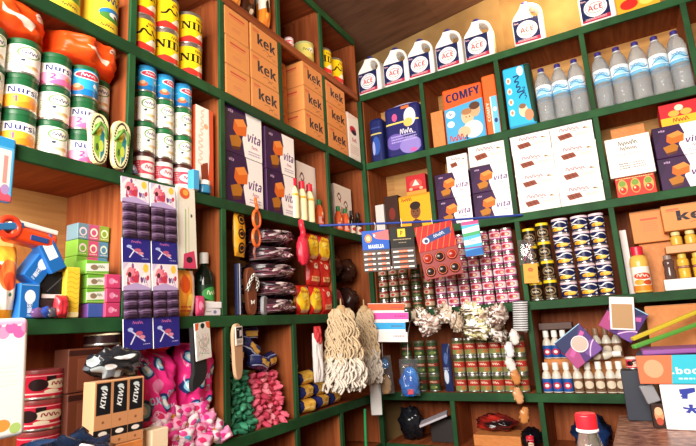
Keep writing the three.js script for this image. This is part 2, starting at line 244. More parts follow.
const cookie = (bright) => tex(256, 192, (q) => { q.r(0, 0, 256, 192, bright ? '#fbf8f8' : '#f0e6e6').p([[0, 0], [140, 0], [156, 60], [120, 120], [136, 192], [0, 192]], '#381644').p([[0, 0], [60, 0], [20, 90], [0, 120]], '#2c1038');
  q.p([[70, 56], [128, 40], [152, 66], [146, 106], [84, 116], [62, 96]], '#e06a1e').p([[70, 56], [128, 40], [152, 66], [92, 80]], '#ee9040').p([[40, 128], [96, 112], [116, 132], [106, 158], [52, 166]], '#b4721e').p([[52, 166], [106, 158], [104, 172], [56, 180]], '#5a2c1c').t('vita', 196, 104, 52, '#5c2f78', { italic: true }).s('cake', 204, 142, 20, '#b8688a').fine(160, 160, 80, 20, '#a893b4', 2).t('vita', 46, 26, 18, '#d8b8dc', { italic: true }); });
T.cookie = cookie(true);
T.choco = tex(256, 192, (q) => { q.r(0, 0, 256, 192, '#f1eee8'); for (const [x, y] of [[0, 0]]) { q.s('Snoqs', 118 + x, 46 + y, 44, '#cf6478', { italic: true, font: 'serif' }).s('bio', 150, 72, 16, '#c45a6a', { italic: true }).p([[40, 92], [118, 80], [134, 126], [56, 142]], '#8a3f2a').l([[66, 88], [82, 138]], '#5a2416', 4).l([[92, 84], [108, 132]], '#5a2416', 4).l([[48, 116], [126, 102]], '#5a2416', 4).fine(150, 100, 80, 24, '#8fa888', 2).fine(40, 146, 180, 8, '#c9c2b0', 1).e(208, 60, 10, 8, '#8a5a3a').e(222, 66, 7, 6, '#8fae6a'); } });
T.letter = tex(256, 192, (q) => { q.r(0, 0, 256, 192, '#fbf8f2').s('HARMONY', 130, 34, 30, '#3a3534').s('VANILLA', 130, 60, 26, '#4a4544').fine(60, 84, 140, 10, '#d8a8a0', 1).r(0, 104, 256, 3, '#d8c8b8').fine(60, 128, 60, 34, '#6d6466', 3).fine(140, 128, 70, 34, '#c88a94', 3); });
T.tomatoPack = tex(256, 96, (q) => { q.r(0, 0, 256, 96, '#d23a2c'); for (const x of [44, 128, 212]) q.e(x, 46, 32, 36, '#e9b05a').e(x, 30, 24, 15, '#7c9a3c').e(x, 62, 22, 16, '#c42a22').e(x - 6, 56, 7, 6, '#f0d8a8'); q.fine(6, 4, 244, 8, '#f4d890', 1); });
T.redYellow = tex(256, 160, (q) => { q.r(0, 0, 256, 160, '#cf2530').r(0, 100, 256, 60, '#f2bc2e').e(128, 40, 28, 22, '#f6dcc0').e(90, 76, 36, 22, '#efae4a').e(168, 76, 36, 22, '#efae4a').s('Royal', 128, 128, 38, '#a01c1c', { italic: true, font: 'serif' }); });
T.portrait = tex(192, 192, (q) => { q.r(0, 0, 192, 192, '#f0a81c').r(0, 0, 192, 10, '#d88c14').p([[62, 192], [70, 142], [96, 130], [126, 142], [136, 192]], '#54301c').e(98, 92, 30, 38, '#7a4a2c').e(98, 60, 32, 22, '#2a1a14').e(86, 90, 5, 4, '#221510').e(110, 90, 5, 4, '#221510').l([[88, 112], [98, 116], [110, 112]], '#4a2016', 4).e(98, 100, 5, 6, '#6a3c22').s('Choco', 50, 24, 24, '#7a3a10'); });
T.comfy = tex(256, 320, (q) => { q.r(0, 0, 256, 320, '#4aa8d8').p([[0, 0], [256, 0], [256, 92], [0, 118]], '#e85a24').t('COMFY', 130, 50, 66, '#1c2250', { rot: -0.07 }).t('COMFY', 133, 50, 66, '#1c2250', { rot: -0.07 }).e(42, 150, 30, 22, '#eef6fb').e(38, 206, 24, 18, '#eef6fb').s('24', 42, 150, 24, '#24457e').e(150, 180, 40, 44, '#eab890').e(198, 150, 36, 40, '#d9a57c').e(200, 128, 34, 22, '#5a3826').e(146, 152, 34, 18, '#a87850').e(176, 256, 62, 48, '#f3e4da').e(120, 262, 40, 30, '#e9b793').e(140, 182, 4, 4, '#442').e(162, 182, 4, 4, '#442').s('Maxi', 70, 292, 46, '#c43030').t('4', 130, 294, 40, '#1c2250'); });
T.comfySide = tex(96, 320, (q) => { q.r(0, 0, 96, 320, '#e9662c').r(50, 120, 46, 200, '#6cc0e4').r(44, 120, 8, 200, '#f3f3f0').e(72, 190, 14, 12, '#f2f6f8').e(72, 250, 12, 12, '#2d3c78').t('COMFY', 24, 200, 30, '#f4d8c8', { rot: -1.57 }); });
T.cyanPack = tex(192, 320, (q) => { q.r(0, 0, 192, 320, '#2fb4e4').p([[150, 0], [192, 0], [192, 320], [170, 300]], '#1c3e30').s('Sano', 96, 110, 56, '#15305e', { rot: 1.35, italic: true }).s('baby', 136, 150, 30, '#15305e', { rot: 1.35 }).e(122, 30, 22, 26, '#eef7fb'); for (let i = 0; i < 4; i++) q.e(34, 70 + i * 56, 17, 17, '#eef4f4').e(34, 70 + i * 56, 10, 10, '#c08a60'); q.e(110, 236, 30, 34, '#e8c8a8').e(146, 264, 30, 30, '#c48a68').e(108, 214, 24, 13, '#8a6044').r(0, 306, 192, 14, '#2790bc'); });
T.rolls = tex(256, 256, (q) => { q.r(0, 0, 256, 256, '#232463').e(70, 180, 70, 40, '#6a5ab0').e(180, 210, 80, 40, '#8f80cc').r(0, 84, 256, 8, '#ecd668').e(190, 70, 44, 46, '#e8e6f4').e(176, 96, 34, 22, '#f0c26a').e(76, 58, 20, 20, '#d4558a').s('Lotus', 158, 140, 36, '#f2f0fa', { italic: true }).fine(40, 152, 190, 40, '#b0a6e0', 3).r(130, 8, 60, 16, '#e2703a').e(200, 236, 26, 10, '#c45fa8'); });
T.rollsDark = tex(128, 192, (q) => { q.r(0, 0, 128, 192, '#1b2560').r(0, 66, 128, 6, '#cfc070').e(64, 120, 40, 40, '#2f55ac').e(34, 130, 16, 30, '#a0a8d8').r(8, 40, 112, 5, '#3a4a90'); });
T.wafer = tex(128, 320, (q) => { q.r(0, 0, 128, 320, '#f7f3ec').p([[92, 0], [128, 0], [128, 320], [84, 320], [96, 160]], '#d9542c').p([[34, 214], [84, 200], [92, 280], [44, 300]], '#8a3a24').s('Gaufrette', 42, 110, 44, '#e4c8b4', { rot: -1.5, italic: true }).e(72, 70, 16, 10, '#e3b48a').fine(10, 304, 70, 10, '#b89', 1); });
T.whiteRed = tex(128, 256, (q) => { q.r(0, 0, 128, 256, '#f4ede8').e(54, 92, 34, 22, '#c43444').e(64, 104, 26, 14, '#3a2a3a').s('Sel', 64, 150, 30, '#b8405a').fine(20, 180, 88, 50, '#d8b8b0', 5).p([[0, 40], [128, 10], [128, 0], [0, 0]], '#f0dcd8'); });
T.chipsBox = tex(192, 160, (q) => { q.r(0, 0, 192, 160, '#f6eeec'); for (const [x, y] of [[50, 40], [120, 60], [70, 110], [150, 120]]) q.c([[x - 20, y], [x, y - 22], [x + 20, y], [x + 6, y + 16], [x - 8, y + 4]], '#5a2840', 5).e(x + 12, y + 12, 6, 6, '#d05a7a'); q.s('mini', 96, 84, 30, '#c23a52', { italic: true }); });
T.sauce = tex(256, 128, (q) => { q.r(0, 0, 256, 128, '#f8f0d8'); dup(q, (x) => q.r(x - 64, 0, 128, 34, '#f0b93c').e(x - 6, 76, 26, 30, '#d8432c').e(x + 14, 84, 12, 26, '#3a2a24').s('Mayo', x, 18, 24, '#b02a1c').r(x - 64, 116, 128, 12, '#e0862c')); });
T.hotSauce = tex(256, 128, (q) => { q.r(0, 0, 256, 128, '#e4622c'); dup(q, (x) => q.e(x, 30, 16, 16, '#f3d6b4').r(x - 50, 56, 100, 56, '#e9a89c').e(x + 4, 84, 24, 18, '#c4382c').s('Hot', x, 70, 22, '#8a1c14')); });
T.juice = tex(256, 192, (q) => { q.r(0, 0, 256, 192, '#f6efe2'); dup(q, (x) => q.r(x - 64, 150, 128, 42, '#ec8b2c').e(x, 76, 42, 26, '#d84832').s('Jus', x, 74, 34, '#fbeedd').e(x - 20, 124, 24, 22, '#f0a23c').e(x + 20, 128, 22, 20, '#c9502c')); });
T.eggJar = tex(256, 96, (q) => { q.r(0, 0, 256, 96, '#e0b23c'); dup(q, (x) => q.r(x - 64, 36, 128, 26, '#7a2e34').fine(x - 40, 42, 80, 14, '#e8cfa0', 2)); });
T.sachet = tex(256, 128, (q) => { q.r(0, 0, 256, 128, '#f0e4ea').e(90, 60, 60, 34, '#d9607a'); for (let i = 0; i < 26; i++) q.e(20 + rnd(210), 14 + rnd(100), 6 + rnd(16), 4 + rnd(9), ['#f4eef2', '#c43a52', '#e98a98', '#8a4a86', '#d8c4e4'][i % 5], rnd(3)); q.e(70, 44, 30, 22, '#e98a98').e(120, 76, 26, 18, '#c43a52').e(62, 56, 16, 12, '#4a1f24').e(210, 26, 26, 20, '#f0c84a').p([[0, 0], [60, 0], [0, 40]], '#cfc0e0').s('Bio', 190, 84, 34, '#4a2a84', { italic: true }).p([[0, 110], [120, 92], [256, 118], [256, 128], [0, 128]], '#b9a4d2'); });
T.navyCard = tex(192, 192, (q) => { q.r(0, 0, 192, 192, '#2a2780').l([[44, 70], [100, 112], [140, 140]], '#c9cdf0', 10).l([[78, 98], [48, 150]], '#dfe0f6', 9).e(46, 66, 18, 12, '#aebcf0').e(104, 92, 24, 14, '#c05a78').e(124, 116, 20, 12, '#d88a9c').s('Venus', 96, 28, 26, '#d06fae', { italic: true }).fine(130, 158, 46, 8, '#c8c8ec', 1); });
T.bulb = tex(128, 192, (q) => { q.r(0, 0, 128, 192, '#1f6cbc').e(64, 74, 36, 38, '#eaf3fb').p([[46, 100], [82, 100], [78, 140], [50, 140]], '#eaf3fb').r(50, 142, 28, 22, '#cfe2f4').t('33', 64, 124, 30, '#1f5aa0').r(8, 8, 112, 4, '#8cc0ea').s('LED', 64, 178, 18, '#d8ecfa'); });
T.bluePanel = tex(96, 192, (q) => { q.r(0, 0, 96, 192, '#1d64ae').r(20, 24, 56, 100, '#eef4f8').fine(26, 34, 44, 80, '#b8cfe4', 7); });
T.toyPack = tex(192, 256, (q) => { q.r(0, 0, 192, 256, '#5aaede').r(0, 0, 192, 40, '#2f93d0').s('BIC', 60, 20, 24, '#eaf6fb').r(20, 50, 150, 170, '#e9ded8').r(40, 70, 26, 110, '#e7a9a0').r(86, 60, 26, 120, '#f6f0ea').r(130, 74, 24, 110, '#d8908a').p([[0, 190], [70, 180], [192, 236], [192, 256], [0, 256]], '#d2566a').e(148, 208, 24, 20, '#a88cc0'); });
T.footbed = tex(128, 256, (q) => { q.r(0, 0, 128, 256, '#efe6b4'); for (let i = 0; i < 40; i++) { const a = i * 0.157; q.e(64 + 56 * Math.cos(a), 128 + 120 * Math.sin(a), 6, 6, '#2a2620'); } q.p([[30, 60], [60, 40], [74, 130], [60, 230], [26, 190]], '#86b23a').p([[70, 60], [100, 90], [98, 190], [70, 236]], '#2f7f8c').e(60, 84, 18, 26, '#e8c83c').e(76, 160, 16, 30, '#c8d850').e(48, 170, 10, 20, '#3e5a34'); });
T.soap = (a, b, c) => tex(192, 96, (q) => { q.r(0, 0, 64, 96, a).r(64, 0, 64, 96, b).r(128, 0, 64, 96, c); for (let i = 0; i < 3; i++) q.e(32 + i * 64, 48, 22, 26, ['#f0d0d8', '#f4f0d8', '#d8f0d0'][i]).e(32 + i * 64, 50, 14, 17, [a, b, c][i]).fine(8 + i * 64, 80, 48, 8, '#f2ead8', 1); });
T.soap1 = T.soap('#6f8f9c', '#c85a80', '#8fae3c'); T.soap2 = T.soap('#7cb03c', '#d0587c', '#5a8fb4'); T.soap3 = tex(160, 80, (q) => { q.r(0, 0, 160, 80, '#6fae3a').p([[0, 22], [160, 10], [160, 56], [0, 64]], '#e4e8dc').e(56, 40, 26, 15, '#8f7a60').s('Dore', 106, 36, 22, '#4a5a30').r(0, 70, 160, 4, '#a8d070'); });
T.soapPink = tex(160, 80, (q) => { q.r(0, 0, 160, 80, '#c8406c').e(60, 40, 30, 18, '#e98ab0').s('Rose', 100, 42, 24, '#f8dce6'); });
T.yellowBook = tex(96, 256, (q) => { q.r(0, 0, 96, 256, '#ecc638'); for (let i = 0; i < 9; i++) q.c([[12, 30 + i * 25], [36, 20 + i * 25], [56, 32 + i * 25], [72, 42 + i * 25], [86, 28 + i * 25]], '#b8942a', 3); q.r(0, 228, 96, 28, '#f4e8b0'); });
T.combCard = tex(96, 320, (q) => { q.r(0, 0, 96, 320, '#f3f0e2').e(40, 26, 26, 22, '#e8623a').e(44, 22, 14, 12, '#f3b84a').p([[8, 60], [34, 60], [46, 300], [8, 300]], '#f7f7ee').l([[42, 90], [36, 260]], '#9cc46a', 5).l([[58, 80], [52, 270]], '#c8dca8', 4).p([[26, 264], [80, 250], [90, 320], [20, 320]], '#d8426c').e(54, 286, 16, 12, '#3a2430').e(72, 112, 5, 7, '#555'); });
T.shampoo = tex(256, 128, (q) => { q.r(0, 0, 256, 128, '#16341f'); dup(q, (x) => q.e(x, 40, 48, 30, '#3f9a4a').s('Amla', x, 38, 26, '#eaf4d8', { italic: true }).r(x - 44, 72, 88, 50, '#c9d49a').e(x, 96, 26, 16, '#4a7a3a')); });
T.yellowBlack = tex(128, 256, (q) => { q.r(0, 0, 128, 256, '#e8a628'); for (const y of [50, 130, 208]) q.e(64, y, 44, 30, '#2c1c14').o(64, y, 26, 16, '#d89a3c', 6); q.s('PUMA', 64, 92, 20, '#6a2c14'); });
T.darkBag = tex(256, 128, (q) => { q.r(0, 0, 256, 128, '#33202a'); for (let i = 0; i < 18; i++) q.c([[rnd(230), rnd(120)], [rnd(250), rnd(120)], [rnd(250), rnd(120)]], ['#8a4458', '#6b4450', '#d9cccc', '#1c1216', '#a8808a'][i % 5], 4 + rnd(8)); q.s('boss', 130, 80, 44, '#c8b0b4', { italic: true }); });
T.chips = tex(192, 256, (q) => { q.r(0, 0, 192, 256, '#cc2420').e(96, 130, 92, 116, '#f2c92a').e(80, 100, 34, 30, '#f6dc62').e(116, 158, 32, 30, '#e3a81e').s('Chipsy', 96, 60, 40, '#a81a1a', { italic: true }).e(160, 30, 12, 16, '#f4ead0').r(40, 216, 110, 26, '#e8b48a').l([[60, 120], [130, 100]], '#c88a18', 5).l([[64, 150], [134, 136]], '#c88a18', 5); });
T.chips2 = tex(192, 256, (q) => { q.r(0, 0, 192, 256, '#c82a24').e(96, 70, 30, 26, '#f1dcc4').p([[60, 110], [130, 110], [150, 190], [42, 190]], '#d8402c').r(36, 168, 122, 46, '#f0b27a').s('Tomato', 96, 190, 30, '#8a1c1c').e(96, 60, 12, 12, '#c43a30').e(40, 30, 10, 14, '#f2e0c0'); });
T.razorBlue = tex(256, 128, (q) => { q.r(0, 0, 256, 128, '#2458b8').e(60, 52, 34, 28, '#e88a3c').e(60, 52, 20, 17, '#f4d09a').e(170, 36, 60, 24, '#d98a8a').p([[96, 20], [256, 0], [256, 70], [150, 60]], '#d06c70').t('MAXELIA', 128, 106, 34, '#eaf0fb').e(118, 34, 10, 8, '#f4f4f4'); });
T.razorBlack = tex(192, 128, (q) => { q.r(0, 0, 192, 128, '#1d1a18').r(62, 14, 62, 50, '#f0c030').t('P', 93, 40, 40, '#5a3c0c').fine(26, 76, 140, 10, '#d0b890', 1).fine(66, 96, 60, 8, '#b0a080', 1); });
T.redCard = tex(256, 160, (q) => { q.r(0, 0, 256, 160, '#b41c1c'); for (let i = 0; i < 8; i++) q.l([[i * 40 - 40, 160], [i * 40 + 20, 0]], '#d8802c', 4); q.p([[70, 70], [232, 36], [236, 76], [74, 112]], '#24437e').e(60, 96, 24, 20, '#c4d0e0').e(62, 98, 12, 11, '#2a3a5c').s('SHINE', 154, 74, 28, '#d8e0f0', { rot: -0.2 }); });
T.seaPack = tex(128, 192, (q) => { q.r(0, 0, 128, 192, '#4fb4dc').r(0, 0, 128, 20, '#d7508a').p([[0, 40], [128, 28], [128, 60], [0, 74]], '#e8f6f8').p([[0, 66], [128, 58], [128, 76], [0, 84]], '#49a86a').p([[0, 104], [128, 92], [128, 124], [0, 130]], '#eef6f8').r(0, 142, 128, 8, '#8a4a90').p([[0, 160], [128, 150], [128, 186], [0, 192]], '#2468b4').s('frais', 64, 110, 22, '#4a7fae', { italic: true }); });
T.penCard = (c) => tex(256, 80, (q) => { q.r(0, 0, 256, 80, '#f6f4f2').r(0, 4, 256, 54, c).fine(160, 28, 80, 14, '#6a3c5a', 1); });
T.penOrange = T.penCard('#e8643a'); T.penPink = T.penCard('#e85ab4'); T.penBlue = T.penCard('#3aa8e4'); T.penWhite = T.penCard('#f1eeec');
T.kiwi = tex(192, 192, (q) => { q.r(0, 0, 192, 192, '#c48e62'); for (let i = 0; i < 3; i++) q.r(8 + i * 62, 6, 52, 92, '#15181c').t('KIWI', 34 + i * 62, 52, 26, '#e8f0f2', { rot: -1.4, italic: true }).e(34 + i * 62, 20, 12, 6, '#c8d8dc'); q.r(0, 140, 192, 24, '#1a1a1c'); for (let i = 0; i < 3; i++) q.e(34 + i * 62, 152, 16, 7, '#e8e4dc').e(34 + i * 62, 120, 5, 4, '#8a5a3c').e(34 + i * 62, 178, 5, 4, '#8a5a3c'); for (let i = 1; i < 3; i++) q.r(i * 62 + 2, 0, 2, 192, '#b08058'); });
T.brownCarton = tex(128, 128, (q) => { q.r(0, 0, 128, 128, '#6d3826').r(0, 6, 128, 16, '#3a1c16').r(34, 30, 60, 90, '#7c4430').r(34, 30, 2, 90, '#8f5638'); });
T.redTin = tex(256, 96, (q) => { q.r(0, 0, 256, 96, '#c2203a'); dup(q, (x) => q.r(x - 20, 10, 20, 24, '#241416').r(x + 34, 60, 22, 18, '#241416').e(x - 8, 74, 16, 9, '#e8dcc0').e(x + 10, 46, 36, 20, '#e8dcc0').e(x - 36, 46, 20, 24, '#281618').s('Luxe', x + 12, 46, 20, '#8a1424').r(x - 64, 78, 128, 6, '#f0c8c0').r(x - 64, 8, 128, 4, '#e8a0a4')); });
T.whitePack = tex(128, 320, (q) => { q.r(0, 0, 128, 320, '#f6f5f2'); for (let i = 0; i < 7; i++) q.e(10 + i * 19, 24 + (i % 2) * 14, 15, 17, i % 3 ? '#ee6cb4' : '#f4a0cc').e(6 + i * 19, 4, 14, 12, '#f2b8d8'); q.e(14, 56, 22, 12, '#8fd8e4').e(30, 290, 16, 20, '#f0a0cc').e(72, 286, 20, 16, '#f2a04a').e(104, 298, 14, 14, '#b8d87a').fine(24, 130, 80, 60, '#eceae6', 5); });
T.pinkBag = tex(256, 256, (q) => { q.r(0, 0, 256, 256, '#f0338c'); for (const [x, y, s] of [[50, 50, 1], [140, 40, 0.8], [40, 150, 1.1], [130, 140, 1], [215, 100, 0.9], [90, 220, 1], [200, 210, 1]]) q.e(x, y, 28 * s, 24 * s, '#2a3f78').e(x, y, 20 * s, 17 * s, '#8fd0ea').e(x, y, 11 * s, 10 * s, '#f4f4f8').t('OX', x + 34, y - 20, 24 * s, '#9fd0ee'); q.e(96, 96, 26, 20, '#f08ac0').t('DX', 180, 160, 30, '#b8d4f0', { italic: true }); });
const candyT = (a, b, c) => tex(96, 96, (q) => { q.r(0, 0, 96, 96, a).e(34, 40, 24, 18, b).e(66, 62, 20, 16, c).c([[4, 80], [40, 60], [90, 84]], '#f6b8d4', 6); });
T.candy = [candyT('#f090c0', '#e4388c', '#f8f2f4'), candyT('#f6e4ee', '#e8509c', '#58b0cc'), candyT('#e8409a', '#f8c4de', '#e8a03c'), candyT('#f2a8cc', '#d8346c', '#f8e8f0')];
T.sockTag = tex(128, 192, (q) => { q.r(0, 0, 128, 192, '#f4f4f0').p([[0, 0], [34, 0], [24, 34], [0, 40]], '#ee6a2c').p([[90, 0], [128, 0], [128, 40], [100, 30]], '#ee6a2c').e(64, 18, 16, 14, '#22282e'); for (let i = 0; i < 22; i++) q.c([[10 + rnd(108), 50 + rnd(130)], [10 + rnd(108), 50 + rnd(130)], [10 + rnd(108), 50 + rnd(130)]], ['#c9ccd0', '#a8c8b0', '#e0a8a8'][i % 3], 3); });
T.soleTag = tex(96, 128, (q) => { q.r(0, 0, 96, 128, '#efe8e0').r(8, 8, 80, 74, '#1c1a1c').p([[52, 30], [82, 24], [84, 66], [50, 72]], '#e3d8e4').r(16, 20, 26, 5, '#d8d0d8').fine(14, 92, 68, 24, '#776', 3); });
T.navyPack = tex(160, 96, (q) => { q.r(0, 0, 160, 96, '#232a5c').p([[50, 26], [140, 40], [132, 74], [44, 60]], '#e2b24e').c([[10, 80], [60, 60], [150, 88]], '#c8cce4', 6).c([[6, 20], [70, 8], [154, 22]], '#8f98c8', 5); });
T.yellowPack = tex(160, 96, (q) => { q.r(0, 0, 160, 96, '#e6b44c').r(0, 0, 36, 96, '#242a62').r(132, 0, 28, 96, '#2c3270').c([[44, 60], [80, 44], [124, 62]], '#f2d890', 6); });
T.purpleCard = (sq) => tex(192, 192, (q) => { q.r(0, 0, 192, 192, '#4c2a72').p([[0, 0], [192, 0], [120, 60], [0, 90]], '#1c2658').p([[0, 90], [90, 70], [60, 192], [0, 192]], '#a8447e').e(150, 150, 50, 44, '#744a98').p([[20, 110], [170, 36], [178, 58], [30, 134]], '#c05aa0').r(0, 0, 192, 6, '#9ed0ec').c([[110, 180], [150, 130], [186, 120]], '#f0c8ec', 6); });
T.purpleA = T.purpleCard();
T.bookBox = tex(256, 128, (q) => { q.r(0, 0, 256, 128, '#35bcd4').p([[0, 0], [112, 0], [98, 128], [0, 128]], '#e2764e').e(50, 60, 30, 40, '#eca27c').t('.boomi', 168, 70, 40, '#f2f4ec').fine(120, 100, 110, 14, '#d8eef0', 1); });
T.whiteBlue = tex(192, 192, (q) => { q.r(0, 0, 192, 192, '#f2f3f8').p([[44, 20], [80, 12], [80, 30], [62, 40], [60, 60], [46, 60]], '#3140a0').t('*', 64, 116, 80, '#3140a0').fine(30, 40, 24, 120, '#d6d8e6', 10); });
T.counter = grainTex(512, '#d8a890', '#5a2c20', 22, 50, 0.3, 0.3, 31);
T.baby = tex(128, 128, (q) => { q.r(0, 0, 128, 128, '#3a2620').e(64, 60, 44, 40, '#d8946c').e(64, 92, 34, 20, '#b8503c').e(64, 40, 38, 22, '#e8b48c'); });

// ---------- builders: each rests on y = 0, front towards +z ----------
const metal = mat('#c9c9c4', 0.3, { metalness: 0.9 }), WHITEP = mat('#f2f0ea', 0.35);
const tinCache = new Map();
// a milk tin: body with rolled rims, printed wrap, plastic or metal lid
function tin(name, r, h, print, lid, rough = 0.32, seg = 26) {
  const key = [name, r, h, print.uuid, lid].join();
  if (!tinCache.has(key)) {
    const g = thing(name);
    const lh = Math.min(0.014, h * 0.14);
    mesh('body', lathe([[0, 0], [r * 0.97, 0], [r * 1.01, 0.002], [r * 1.01, 0.005], [r * 0.985, 0.008], [r * 0.985, h - lh], [r, h - lh + 0.001], [0, h - lh + 0.001]], seg), metal, g);
    mesh('printed_wrap', band(r * 0.992, 0.007, h - lh, seg), tmat(print, rough), g);
    mesh('lid', lathe([[r * 1.015, h - lh], [r * 1.02, h - 0.003], [r * 0.995, h], [r * 0.95, h], [r * 0.93, h - 0.004], [0, h - 0.004]], seg), lid === 'metal' ? metal : mat(lid, 0.35), g);
    tinCache.set(key, g);
  }
  return copy(tinCache.get(key));
}
function jarBottle(name, prof, capProf, bodyM, capM, lab, labR, y0, y1, seg = 22) {
  const g = thing(name); mesh('body', lathe(prof, seg), bodyM, g); mesh('cap', lathe(capProf, 18), capM, g); if (lab) mesh('label', band(labR, y0, y1, seg), tmat(lab, 0.4), g); return g;
}
// carton: body, taped seam and two top flaps
function carton(w, h, d, front, side, plain = T.plainCarton) {
  const g = thing('carton'); box('body', w, h - 0.003, d, front, side, plain, 0.004, g);
  const m = mat('#c98a52', 0.5), tp = mat('#d8ab78', 0.25);
  for (const s of [1, -1]) { const f = new RoundedBoxGeometry(w * 0.99, 0.003, d * 0.49, 1, 0.001); f.translate(0, h - 0.0015, s * d * 0.248); mesh('flap', f, m, g); }
  const t = new THREE.BoxGeometry(0.03, h * 0.16, 0.0008); t.translate(0, h * 0.92, d / 2 + 0.0006); if (d > 0.25) mesh('tape', t, tp, g);
  return g;
}
const softBag = (name, w, h, d, print, sd, wr = 0.12, extra = {}) => solo(name, pillow(w, h, d, sd, wr), tmat(print, 0.28, extra));
// outline of a shoe sole, print across its face
function soleShape(w, h, t) {
  const s = new THREE.Shape(); s.moveTo(0, 0); s.bezierCurveTo(w * 0.55, 0, w * 0.42, h * 0.4, w * 0.5, h * 0.7); s.bezierCurveTo(w * 0.52, h * 1.02, w * 0.1, h, 0, h); s.bezierCurveTo(-w * 0.3, h, -w * 0.52, h * 0.9, -w * 0.46, h * 0.66); s.bezierCurveTo(-w * 0.36, h * 0.4, -w * 0.55, 0, 0, 0);
  const g = new THREE.ExtrudeGeometry(s, { depth: t, bevelEnabled: true, bevelThickness: 0.003, bevelSize: 0.003, bevelSegments: 2, curveSegments: 10 }); g.translate(0, 0.003, -t / 2);
  const p = g.attributes.position, uv = g.attributes.uv; for (let i = 0; i < p.count; i++) uv.setXY(i, Math.min(1, Math.max(0, p.getX(i) / w + 0.5)), Math.min(1, Math.max(0, p.getY(i) / h))); return g;
}
// ---------- tins, cartons and bottles on the upper shelves of the long unit ----------
const cu = (side, px, py, s) => HIT(side, px, py, s)[0];
const ORD = (n) => (n === 1 ? [''] : n === 2 ? ['bottom', 'top'] : n === 3 ? ['bottom', 'middle', 'topmost'] : ['bottom', 'second lowest', 'second highest', 'topmost']);
// a stack of things built by make(level), each label ending in its level
function stack(side, u, y, s, levels, group, turn = 0.04) {
  const o = ORD(levels.length);
  levels.forEach(([make, h, label, cat], i) => { put(make(), side, u + rnd(-0.002, 0.002), y, s, label + (o[i] ? ', ' + o[i] + ' of its stack' : ''), cat, group, rnd(-turn, turn)); y += h + 0.0006; });
}
// coffee pouches on the topmost boards
[[246, 4, '#d8742c', 'orange pouch with green corner beside the brown coffee pouch under the ceiling', 0.08], [258.5, 14, '#3a1d12', 'dark brown coffee pouch standing between two orange pouches under the ceiling', 0.085], [269.5, 22, '#ece2d0', 'white and orange pouch with dark bean print beside the topmost green post', 0.07]].forEach(([px, py, c, l, w], i) => {
  const t = tex(96, 192, (q) => { q.r(0, 0, 96, 192, c); if (i === 0) q.p([[0, 60], [50, 30], [96, 70], [96, 0], [0, 0]], '#3f7a3a').r(0, 150, 96, 42, '#e9933a').s('Kawa', 50, 110, 26, '#f4e2b8'); if (i === 1) q.e(48, 120, 30, 22, '#7a4424').fine(16, 60, 60, 20, '#b88a5a', 2).e(60, 166, 14, 10, '#c9b49a'); if (i === 2) q.p([[0, 120], [96, 90], [96, 192], [0, 192]], '#e8822c').e(52, 100, 20, 26, '#2c2018').e(40, 140, 10, 14, '#f0c050').fine(20, 30, 60, 24, '#8a6a4a', 3); });
  put(softBag('coffee_pouch', w, 0.26, 0.06, t, i + 2), 'L', [1.125, 1.03, 0.905][i], HB + 0.001, 0.04, l, 'pouch', 'pouches on the top board');
});
put(tin('small_jar', 0.026, 0.06, T.redJar, '#c9a8b4'), 'L', cu('L', 288.5, 38, 0.04), HB + 0.001, 0.04, 'small purple and white jar next to the pale yellow tin on the top board', 'jar');
put(tin('powder_tin', 0.055, 0.125, tex(256, 96, (q) => { q.r(0, 0, 256, 96, '#d8c86a'); dup(q, (x) => q.e(x + 16, 30, 40, 16, '#f2f0e4').e(x + 22, 56, 24, 22, '#c9b45a').s('Lait', x - 20, 34, 22, '#6a7a3a').r(x - 64, 74, 128, 22, '#b8a85a')); }), '#b9bb7a'), 'L', cu('L', 304, 53, 0.07), HB + 0.001, 0.07, 'pale yellow-green powder tin on the top board beside a thin green post', 'tin');
put(tin('milk_tin', 0.058, 0.165, T.nido, 'metal'), 'L', 0.335, HB + 0.001, 0.06, 'yellow milk tin with black capitals on the topmost board near the bleach jugs', 'tin', 'yellow milk tins', -0.3);
put(tin('milk_tin', 0.06, 0.165, T.nidoArab, 'metal'), 'L', 0.2, HB + 0.001, 0.065, 'yellow milk tin with black script at the end panel of the topmost board', 'tin', 'yellow milk tins', -0.2);
// farm milk tins and yellow milk tins above the green board
put(tin('milk_tin', 0.06, 0.16, T.farmTin, '#d8c04a'), 'L', 1.88, HA + 0.001, 0.075, 'large yellow milk tin with a blue and green field scene, farther from the yellow stacks', 'tin', 'field scene milk tins', 0.2);
put(tin('milk_tin', 0.06, 0.16, T.farmTin, '#d8c04a'), 'L', 1.745, HA + 0.001, 0.075, 'large yellow milk tin with a blue and green field scene beside a green post', 'tin', 'field scene milk tins', 0.1);
const ny = (t) => () => tin('milk_tin', 0.053, 0.139, t, 'metal');
const NYL = (a, b) => ['yellow milk tin with ' + (a ? 'black script ' : 'black capitals ') + b, 'tin'];
stack('L', 1.595, HA + 0.001, 0.058, [[ny(T.nidoArab), 0.139, ...NYL(1, 'beside the green post')], [ny(T.nidoArab), 0.139, ...NYL(1, 'beside the green post')]], 'yellow milk tins', 0.1);
stack('L', 1.487, HA + 0.001, 0.058, [[ny(T.nido), 0.139, ...NYL(0, 'between two stacks')], [ny(T.nidoArab), 0.139, ...NYL(1, 'between two stacks')]], 'yellow milk tins', 0.1);
stack('L', 1.368, HA + 0.001, 0.058, [[ny(T.nido), 0.139, ...NYL(0, 'by the bare divider')], [ny(T.nido), 0.139, ...NYL(0, 'by the bare divider')]], 'yellow milk tins', 0.1);
